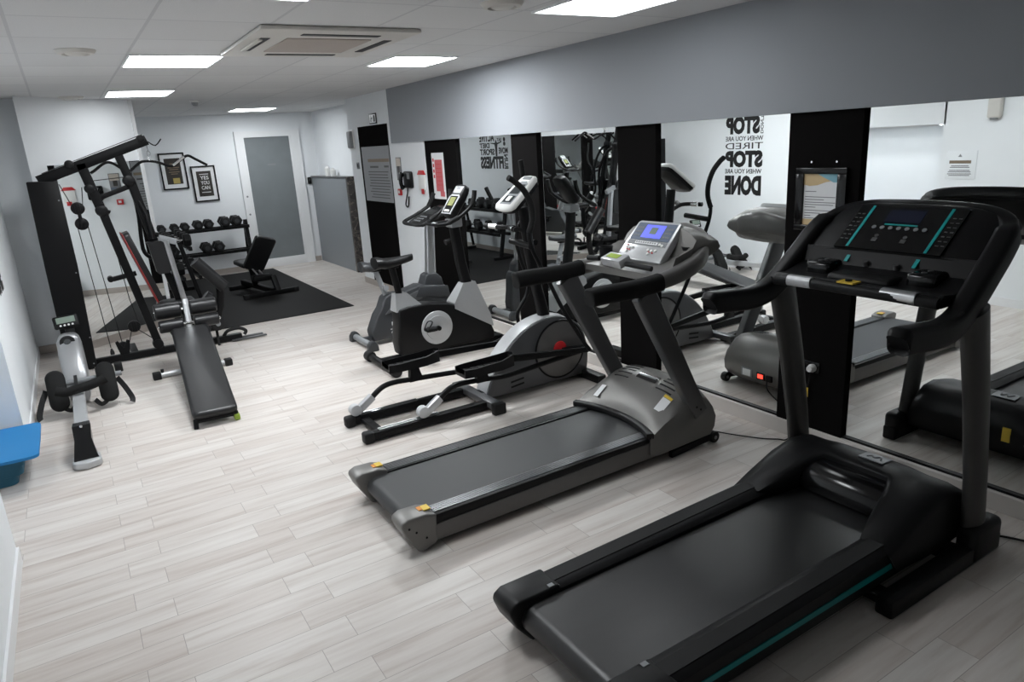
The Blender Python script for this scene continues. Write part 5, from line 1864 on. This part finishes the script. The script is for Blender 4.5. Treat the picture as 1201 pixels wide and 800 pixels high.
# ================================================================== sit up bench
def build_sit_up_bench():
    t = thing('sit_up_bench', 'black padded decline sit-up bench with foot rollers, in front of the multi-gym', 'exercise bench', (0.72, 6.3, 0))
    A = Vector((0.645, 5.33, 0.115))
    B = Vector((0.755, 6.93, 0.445))
    d = (B - A).normalized()
    side = d.cross(Vector((0, 0, 1))).normalized()
    n_ = side.cross(d).normalized()
    L = (B - A).length
    rings = []
    for o, kw, kl in ((-0.055, 0.94, 0.985), (-0.045, 1.0, 1.0), (-0.016, 1.0, 1.0), (-0.003, 0.95, 0.99), (0.0, 0.86, 0.96)):
        rings.append([(A + B) / 2 + side * (w * kw) + d * (l * kl) + n_ * o for w, l in rrect(0.315, L, 0.04, 4)])
    MB().loft(rings).build('padded_board', M['vinyl'], t, angle=60)
    b = MB()
    b.beam(A + d * 0.1 - n_ * 0.085, B - d * 0.02 - n_ * 0.085, 0.05, 0.06)
    b.build('spine', M['black_metal'], t)
    for s in (-1, 1):
        b = MB()
        b.beam(A + side * s * 0.14 - n_ * 0.05 + d * 0.02, Vector((A.x + side.x * s * 0.145, A.y + 0.02, 0.0)), 0.03, 0.03)
        b.build('near_leg', M['black_metal'], t)
    b = MB()
    b.beam(A + side * 0.13 - n_ * 0.075 + d * 0.03, A - side * 0.13 - n_ * 0.075 + d * 0.03, 0.03, 0.03)
    b.build('near_crossbar', M['black_metal'], t)
    MB().box(A.x + 0.125, A.x + 0.165, A.y - 0.005, A.y + 0.06, 0.005, 0.05, 0.006).build('foot_cap', M['green'], t)
    # far foot: silver tube on the floor
    b = MB()
    b.tube([(0.42, 6.92, 0.032), (1.02, 6.92, 0.032)], 0.026, 14)
    f = b.build('far_foot', M['light_silver'], t)
    b = MB()
    for x in (0.41, 1.03):
        b.box(x - 0.035, x + 0.035, 6.88, 6.96, 0.0, 0.065, 0.010)
    each(b, 'foot_cap', M['black_rubber'], f)
    b = MB()
    b.cyl((0.46, 6.92, 0.05), (0.46, 6.92, 0.085), 0.014, n=12)
    b.build('lock_knob', M['black_rubber'], f)
    b = MB()
    b.beam((0.745, 6.92, 0.04), (0.765, 7.02, 0.42), 0.05, 0.05, (1, 0, 0))
    b.build('far_post', M['light_silver'], t)
    b = MB()
    b.beam((0.762, 7.0, 0.38), (0.775, 7.09, 0.66), 0.065, 0.05, (1, 0, 0))
    b.build('roller_post', M['alu'], t)
    for (x0, x1, z0, z1) in ((0.50, 0.725, 0.585, 0.575), (0.80, 1.035, 0.575, 0.575)):
        b = MB()
        b.lathe([(0, 0), (0.062, 0), (0.074, 0.012), (0.074, x1 - x0 - 0.012), (0.062, x1 - x0), (0, x1 - x0)], (x0, 7.08, (z0 + z1) / 2), (1, 0, 0.0), 24)
        b.build('foot_roller', M['vinyl'], t)
        b = MB()
        b.lathe([(0, 0), (0.05, 0), (0.058, 0.01), (0.058, x1 - x0 - 0.03), (0.05, x1 - x0 - 0.02), (0, x1 - x0 - 0.02)], (x0 + 0.01, 6.99, 0.455), (1, 0, 0.0), 24)
        b.build('foot_roller', M['vinyl'], t)
    b = MB()
    b.tube([(0.495, 7.08, 0.58), (1.04, 7.08, 0.575)], 0.014, 10)
    b.tube([(0.50, 6.99, 0.455), (1.04, 6.99, 0.455)], 0.014, 10)
    each(b, 'roller_bar', M['chrome'], t)
    return t
build_sit_up_bench()

# ================================================================== rowing machine
def build_rower():
    t = thing('rowing_machine', 'silver rowing machine with black foot plates and small monitor', 'rowing machine', (-0.2, 6.2, 0))
    # rail
    b = MB()
    b.beam((-0.195, 5.35, 0.185), (-0.20, 6.75, 0.13), 0.085, 0.06, rad=0.01)
    b.build('rail', M['light_silver'], t)
    # rear leg
    b = MB()
    rings = []
    for y, z, w, h in ((5.38, 0.205, 0.05, 0.012), (5.40, 0.20, 0.052, 0.03), (5.26, 0.12, 0.052, 0.05), (5.18, 0.06, 0.064, 0.06), (5.15, 0.035, 0.078, 0.06)):
        pass
    b.loft([[(-0.245, 5.45, 0.215), (-0.145, 5.45, 0.215), (-0.145, 5.45, 0.12), (-0.245, 5.45, 0.12)],
            [(-0.25, 5.35, 0.222), (-0.14, 5.35, 0.222), (-0.15, 5.36, 0.05), (-0.24, 5.36, 0.05)],
            [(-0.25, 5.25, 0.155), (-0.15, 5.25, 0.155), (-0.15, 5.32, 0.02), (-0.24, 5.32, 0.02)],
            [(-0.27, 5.16, 0.065), (-0.135, 5.16, 0.065), (-0.13, 5.28, 0.01), (-0.275, 5.28, 0.01)],
            [(-0.275, 5.13, 0.045), (-0.125, 5.13, 0.045), (-0.125, 5.14, 0.01), (-0.275, 5.14, 0.01)]])
    lg = b.build('rear_leg', M['black_gloss'], t, angle=25)
    b = MB()
    b.prism([(-0.285, 5.13), (-0.27, 5.095), (-0.20, 5.075), (-0.13, 5.095), (-0.115, 5.13), (-0.12, 5.25), (-0.28, 5.25)], 'z', 0.0, 0.05, 0.012, 3)
    b.build('foot', M['light_silver'], lg)
    MB().lathe([(0, 0.006), (0.008, 0.005), (0.011, 0), (0, 0)], (-0.197, 5.335, 0.219), (0, -0.5, 0.86), 12).build('screw', M['chrome'], lg)
    # flywheel body: slim tall silver cover
    b = MB()
    secs = []
    for y, z, w, h in ((6.62, 0.10, 0.075, 0.16), (6.72, 0.17, 0.088, 0.27), (6.84, 0.235, 0.095, 0.40), (6.96, 0.275, 0.092, 0.48), (7.05, 0.29, 0.085, 0.49), (7.14, 0.265, 0.075, 0.42), (7.22, 0.20, 0.06, 0.30)):
        secs.append([(-0.195 + a, y, z + c) for a, c in rrect(w * 2, h, 0.06, 4)])
    b.loft(secs)
    bd = b.build('flywheel_cover', M['rower_silver'], t, angle=60)
    b = MB()
    b.cyl((-0.20, 6.93, 0.47), (-0.20, 6.99, 0.435), 0.088, n=28, bev=0.02)
    b.build('top_housing', M['rower_silver'], bd)
    MB().lathe([(0.058, 0.0), (0.058, 0.012), (0.05, 0.018), (0, 0.016), (0, 0)], (-0.205, 6.925, 0.474), (0, -0.86, 0.5), 24).build('resistance_dial', M['black_plastic'], bd)
    MB().lathe([(0.026, 0.016), (0.022, 0.034), (0, 0.034), (0, 0.016)], (-0.205, 6.925, 0.474), (0, -0.86, 0.5), 16).build('dial_knob', M['grey_plastic'], bd)
    # monitor on its arm
    b = MB()
    b.beam((-0.17, 7.05, 0.45), (-0.17, 7.10, 0.60), 0.07, 0.03, (0, 1, 0))
    b.build('monitor_arm', M['black_plastic'], t)
    b = MB()
    b.box(-0.095, 0.095, -0.018, 0.018, -0.055, 0.055, 0.014, 3, M4=Matrix.Translation((-0.185, 7.08, 0.625)) @ Euler((math.radians(-22), math.radians(-3), 0)).to_matrix().to_4x4())
    mo = b.build('monitor', M['black_plastic'], t)
    def mm(x, z, l):
        return Matrix.Translation((-0.185, 7.08, 0.625)) @ Euler((math.radians(-22), math.radians(-3), 0)).to_matrix().to_4x4() @ Vector((x, -l, z))
    MB().slab([mm(-.07, -.012, .0195), mm(.07, -.012, .0195), mm(.07, .04, .0195), mm(-.07, .04, .0195)], 0.003).build('screen', M['lcd'], mo)
    b = MB()
    for i in range(4):
        b.cyl(mm(-.045 + i * .03, -.032, .016), mm(-.045 + i * .03, -.032, .0225), 0.0085, n=10)
    each(b, 'button', M['white_plastic'], mo)
    # foot plates with straps, axle
    for s in (-1, 1):
        x = -0.335 if s < 0 else 0.015
        b = MB()
        d = Vector((0, 0.16, 0.27)).normalized()
        n_ = Vector((0, -0.27, 0.16)).normalized()
        c = Vector((x, 6.44, 0.20))
        rg = []
        for o, k in ((-0.03, 0.95), (-0.015, 1.0), (0.018, 1.0), (0.032, 0.88)):
            rg.append([c + Vector((w * k, 0, 0)) + d * (l * k) + n_ * o for w, l in rrect(0.135, 0.335, 0.066, 5)])
        b.loft(rg)
        fp = b.build('foot_plate', M['foam'], t, angle=60)
        b = MB()
        b.sweep(catmull([(x + s * 0.075, 6.47, 0.21), (x + s * 0.115, 6.41, 0.14), (x + s * 0.15, 6.36, 0.05), (x + s * 0.145, 6.33, 0.02)], 4), rrect(0.042, 0.004, 0.0015, 1), (0, 1, 0.2))
        b.build('strap', M['black_rubber'], fp)
        b = MB()
        b.sweep(catmull([(x - s * 0.02, 6.37, 0.07), (x - s * 0.07, 6.34, 0.05), (x - s * 0.11, 6.37, 0.09)], 4), rrect(0.038, 0.004, 0.0015, 1), (0, 1, 0.2))
        b.build('strap', M['black_rubber'], fp)
    b = MB()
    b.tube([(-0.40, 6.56, 0.22), (0.13, 6.56, 0.22)], 0.022, 12)
    b.build('foot_axle', M['mid_grey'], t)
    b = MB()
    b.box(0.09, 0.15, 6.57, 6.65, 0.225, 0.30, 0.008)
    b.build('axle_end', M['black_rubber'], t)
    # pull handle with foam lying across the foot plates
    b = MB()
    b.tube([(-0.34, 6.31, 0.235), (-0.27, 6.30, 0.215), (-0.20, 6.30, 0.225), (-0.10, 6.30, 0.235), (0.01, 6.31, 0.265)], 0.036, 14, 5)
    b.build('pull_handle', M['foam'], t)
    b = MB()
    b.beam((-0.20, 6.33, 0.22), (-0.20, 6.64, 0.25), 0.025, 0.006)
    b.build('pull_belt', M['black_rubber'], t)
    b = MB()
    b.box(-0.40, 0.02, 7.10, 7.17, 0.0, 0.06, 0.01)
    b.build('front_foot', M['light_silver'], t)
    b = MB()
    b.beam((-0.20, 6.72, 0.08), (-0.20, 7.14, 0.05), 0.07, 0.05)
    b.build('frame_beam', M['black_metal'], t)
    return t
build_rower()

# ================================================================== blue exercise mats
def mat_sheet(name, x0, x1, y0, y1, z, th, m, lab, wob, ph, cat='exercise mat'):
    b = MB()
    n = 14
    top, bot = [], []
    out = rrect(x1 - x0, y1 - y0, 0.05, 4)
    cx, cy = (x0 + x1) / 2, (y0 + y1) / 2
    rings = []
    for o, k in ((0.0, 0.985), (th * 0.3, 1.0), (th * 0.7, 1.0), (th, 0.985)):
        rings.append([(cx + a * k, cy + c * k, z + o) for a, c in out])
    t_ = MB()
    nu, nv = 10, 12
    def pt(u, v, o):
        x = x0 + (x1 - x0) * u
        y = y0 + (y1 - y0) * v
        return (x, y, z + o + wob * (math.sin(u * 4 + ph) + math.sin(v * 6 + ph * 2)) * 0.5 + wob)
    T = [[b.bm.verts.new(pt(u / nu, v / nv, th)) for v in range(nv + 1)] for u in range(nu + 1)]
    B = [[b.bm.verts.new(pt(u / nu, v / nv, 0)) for v in range(nv + 1)] for u in range(nu + 1)]
    for u in range(nu):
        for v in range(nv):
            b.bm.faces.new((T[u][v], T[u + 1][v], T[u + 1][v + 1], T[u][v + 1]))
            b.bm.faces.new((B[u][v], B[u][v + 1], B[u + 1][v + 1], B[u + 1][v]))
    for v in range(nv):
        b.bm.faces.new((T[0][v], T[0][v + 1], B[0][v + 1], B[0][v]))
        b.bm.faces.new((T[nu][v], B[nu][v], B[nu][v + 1], T[nu][v + 1]))
    for u in range(nu):
        b.bm.faces.new((T[u][0], B[u][0], B[u + 1][0], T[u + 1][0]))
        b.bm.faces.new((T[u][nv], T[u + 1][nv], B[u + 1][nv], B[u][nv]))
    bmesh.ops.recalc_face_normals(b.bm, faces=b.bm.faces)
    ce = []
    for (u, v) in ((0, 0), (nu, 0), (0, nv), (nu, nv)):
        for e in T[u][v].link_edges:
            if e.other_vert(T[u][v]) is B[u][v]:
                ce.append(e)
    bmesh.ops.bevel(b.bm, geom=ce, offset=0.045, segments=4, profile=0.5, affect='EDGES')
    solid(name, b, m, lab, cat, (cx, cy, z), 'stacked exercise mats')
mat_sheet('exercise_mat', -1.08, -0.585, 5.12, 5.66, 0.0, 0.055, M['teal_foam'], 'bottom dark teal mat of the stack in the wall recess', 0.003, 0.3)
mat_sheet('exercise_mat', -1.08, -0.545, 5.10, 5.67, 0.064, 0.055, M['teal_foam'], 'middle dark teal mat of the stack in the wall recess', 0.003, 1.3)
mat_sheet('exercise_mat', -1.09, -0.53, 5.08, 5.68, 0.127, 0.045, M['teal_foam'], 'dark teal mat directly under the bright blue one', 0.003, 2.1)
mat_sheet('exercise_mat', -1.09, -0.435, 4.99, 5.69, 0.182, 0.018, M['blue_foam'], 'bright blue mat spread on top of the mat stack', 0.008, 0.8)

# ================================================================== dumbbell rack and dumbbells
def build_rack():
    t = thing('dumbbell_rack', 'black two tier dumbbell rack under the framed posters', 'dumbbell rack', (1.72, 12.42, 0.0115))
    for x in (0.93, 2.50):
        b = MB()
        b.beam((x, 12.28, 0.03), (x, 12.44, 0.90), 0.05, 0.06, (1, 0, 0))
        b.build('upright', M['black_metal'], t)
        MB().box(x - 0.03, x + 0.03, 12.15, 12.68, 0.0115, 0.06, 0.006).build('foot', M['black_metal'], t)
        MB().beam((x, 12.64, 0.075), (x, 12.52, 0.86), 0.04, 0.04, (1, 0, 0)).build('rear_brace', M['black_metal'], t)
        b = MB()
        b.cyl((x, 12.365, 0.80), (x, 12.373, 0.80), 0.016, n=12)
        b.build('bolt', M['mid_grey'], t)
    for z, y in ((0.80, 12.42), (0.42, 12.36)):
        for dy, dz in ((-0.10, 0.0), (0.10, 0.0)):
            b = MB()
            b.beam((0.90, y + dy, z + dz), (2.53, y + dy, z + dz), 0.04, 0.05, rad=0.005)
            b.build('shelf_rail', M['black_metal'], t)
    return t
RACK = build_rack()

def dumbbell():
    t = thing('dumbbell', '', 'dumbbell', (0, 0, 0), 'hex dumbbells on the rack')
    for s in (-1, 1):
        b = MB()
        hx = [(0.098 * math.cos(math.radians(60 * i)), 0.098 * math.sin(math.radians(60 * i))) for i in range(6)]
        b.loft([[(x * k, s * yy, z * k) for x, z in hx] for yy, k in ((0.055, 0.80), (0.068, 1.0), (0.135, 1.0), (0.155, 0.78))])
        hd = b.build('head', M['black_rubber'], t, angle=20)
        b = MB()
        b.cyl((0, s * 0.154, 0), (0, s * 0.158, 0), 0.040, n=20)
        b.build('number_plate', M['grey_plastic'], hd)
    b = MB()
    b.lathe([(0.014, -0.06), (0.019, 0.0), (0.014, 0.06)], (0, 0, 0), (0, 1, 0), 14)
    b.build('grip', M['chrome'], t)
    return t

def copy_thing(o, loc, lab, rz=0.0, sc=1.0):
    r = o.copy()
    COL.objects.link(r)
    r.location = loc
    r.rotation_euler = (0, 0, rz)
    r.scale = (sc, sc, sc)
    r['label'] = lab
    for ch in list(o.children):
        c = ch.copy()
        COL.objects.link(c)
        c.parent = r
        for g in ch.children:
            d = g.copy()
            COL.objects.link(d)
            d.parent = c
    return r
proto = dumbbell()
TOP = [(1.07, 'leftmost black dumbbell on the top tier of the back wall rack'), (1.215, 'second black dumbbell from the left on the top tier of the back wall rack'), (1.405, 'third black dumbbell from the left on the top tier of the back wall rack'),
       (1.56, 'fourth black dumbbell from the left on the top tier of the back wall rack'), (1.755, 'fifth black dumbbell from the left on the top tier of the back wall rack'), (1.915, 'sixth black dumbbell from the left on the top tier of the back wall rack'), (2.165, 'second black dumbbell from the right on the top tier of the back wall rack'), (2.345, 'rightmost black dumbbell on the top tier of the back wall rack')]
LOW = [(1.32, 'black dumbbell alone on the lower tier of the back wall rack'), (1.815, 'left dumbbell of the pair on the lower tier of the back wall rack'), (2.005, 'right dumbbell of the pair on the lower tier of the back wall rack')]
for i, (x, lab) in enumerate(TOP):
    sc = 0.70 if i < 4 else (0.80 if i < 6 else 0.92)
    loc = (x, 12.42, 0.8265 + 0.085 * sc)
    if i == 0:
        proto.location = loc
        proto.scale = (sc, sc, sc)
        proto['label'] = lab
    else:
        copy_thing(proto, loc, lab, 0, sc)
side_rack = copy_thing(RACK, (1.17, 10.75, 0.0115), 'black two tier dumbbell rack along the alcove wall under the word cloud', math.radians(90), 1.0)
for i, (y, up_, lab) in enumerate([(10.10, 1, 'dumbbell at the near end of the side rack, top tier'), (10.36, 1, 'second dumbbell from the near end of the side rack, top tier'), (10.62, 1, 'third dumbbell from the near end of the side rack, top tier'), (10.90, 1, 'fourth dumbbell from the near end of the side rack, top tier'),
                               (10.20, 0, 'dumbbell at the near end of the side rack, lower tier'), (10.60, 0, 'middle dumbbell of the side rack, lower tier'), (11.0, 0, 'far dumbbell of the side rack, lower tier')]):
    sc = 0.92
    copy_thing(proto, (1.17, y, 0.8265 + 0.0785) if up_ else (1.23, y, 0.4465 + 0.0785), lab, math.radians(90), sc)
for x, lab in LOW:
    copy_thing(proto, (x, 12.36, 0.4465 + 0.078), lab, 0, 0.92)

# ================================================================== adjustable bench on the mat
def build_bench():
    t = thing('weight_bench', 'black adjustable weight bench with raised backrest on the rubber mat', 'exercise bench', (2.2, 10.35, 0.0115))
    z0 = 0.0115
    b = MB()
    b.beam((1.85, 10.03, z0 + 0.03), (2.60, 10.12, z0 + 0.03), 0.06, 0.06)
    f = b.build('front_foot', M['black_metal'], t)
    b = MB()
    b.beam((1.84, 10.028, z0 + 0.03), (1.90, 10.035, z0 + 0.03), 0.075, 0.061)
    b.beam((2.55, 10.113, z0 + 0.03), (2.61, 10.121, z0 + 0.03), 0.075, 0.061)
    each(b, 'foot_cap', M['black_rubber'], f)
    a = Vector((-0.30, 0.95, 0)).normalized()
    b = MB()
    b.beam((2.27, 10.08, z0 + 0.05), (2.03, 10.95, z0 + 0.10), 0.07, 0.07)
    b.build('main_beam', M['black_metal'], t)
    b = MB()
    b.beam((1.82, 10.92, z0 + 0.03), (2.25, 10.98, z0 + 0.03), 0.06, 0.06)
    b.build('rear_foot', M['black_metal'], t)
    b = MB()
    b.beam((2.33, 10.10, z0 + 0.03), (2.30, 10.18, 0.26), 0.085, 0.07, (1, 0, 0))
    b.build('front_post', M['black_metal'], t)
    b = MB()
    b.beam((2.12, 10.55, 0.10), (2.09, 10.52, 0.40), 0.07, 0.07, (1, 0, 0))
    b.build('seat_post', M['black_metal'], t)
    b = MB()
    b.box(2.05, 2.30, 10.20, 10.40, 0.20, 0.28, 0.01)
    b.build('hinge_block', M['black_metal'], t)
    # backrest
    B0, B1 = Vector((2.10, 10.45, 0.355)), Vector((2.30, 10.22, 0.80))
    up = (B1 - B0).normalized()
    w = Vector((1.0, 0.04, 0)).normalized()
    w = (w - up * w.dot(up)).normalized()
    n_ = w.cross(up)
    rg = []
    for o, k in ((-0.03, 0.9), (-0.022, 1.0), (0.022, 1.0), (0.03, 0.9)):
        rg.append([(B0 + B1) / 2 + w * (p * k) + up * (q * (0.02 * k + 0.98)) + n_ * o for p, q in rrect(0.30, (B1 - B0).length, 0.035, 3)])
    MB().loft(rg).build('backrest', M['vinyl'], t, angle=60)
    for k in (-0.05, 0.05):
        b = MB()
        b.beam(B0 + w * k + up * 0.02 - n_ * 0.04, Vector((2.19, 10.32, 0.24)) + w * k, 0.02, 0.02, (1, 0, 0))
        b.build('back_strut', M['alu'], t)
    rg = []
    S0, S1 = Vector((2.11, 10.52, 0.40)), Vector((2.03, 10.82, 0.44))
    sd = (S1 - S0).normalized()
    sw = Vector((sd.y, -sd.x, 0)).normalized()
    sn = sw.cross(sd).normalized()
    for o, k in ((-0.03, 0.9), (-0.022, 1.0), (0.022, 1.0), (0.03, 0.9)):
        rg.append([(S0 + S1) / 2 + sw * (p * k) + sd * q + sn * o for p, q in rrect(0.27, 0.32, 0.04, 3)])
    MB().loft(rg).build('seat', M['vinyl'], t, angle=60)
    return t
build_bench()
# ------------------------------------------------------------------ leads of the two treadmills
L = MB()
L.tube([(3.565, 2.46, 0.48), (3.568, 2.462, 0.44), (3.582, 2.49, 0.34), (3.584, 2.52, 0.18), (3.565, 2.53, 0.10), (3.52, 2.56, 0.012), (3.48, 2.6, 0.009), (3.42, 2.66, 0.009), (3.36, 2.76, 0.009), (3.30, 2.88, 0.009), (3.265, 2.99, 0.012), (3.26, 3.09, 0.07), (3.25, 3.11, 0.13), (3.232, 3.11, 0.145)], 0.0045, 8, 6)
lead = L.build('power_cord', M['black_rubber'], T1)
MB().lathe([(0, 0), (0.024, 0), (0.026, 0.015), (0.018, 0.04), (0, 0.042)], (3.5905, 2.46, 0.488), (-1, 0, 0), 16).build('plug', M['white_plastic'], lead)
MB().box(3.575, 3.580, 2.475, 2.515, 0.30, 0.36, 0.002).build('cord_tag', M['yellow'], lead)
L = MB()
L.tube([(3.17, 1.50, 0.16), (3.20, 1.47, 0.08), (3.24, 1.43, 0.03), (3.29, 1.36, 0.012), (3.37, 1.26, 0.009), (3.42, 1.12, 0.009), (3.43, 0.98, 0.009), (3.40, 0.84, 0.009), (3.36, 0.70, 0.009)], 0.0055, 8, 6)
L.build('power_cord', M['black_rubber'], T2)
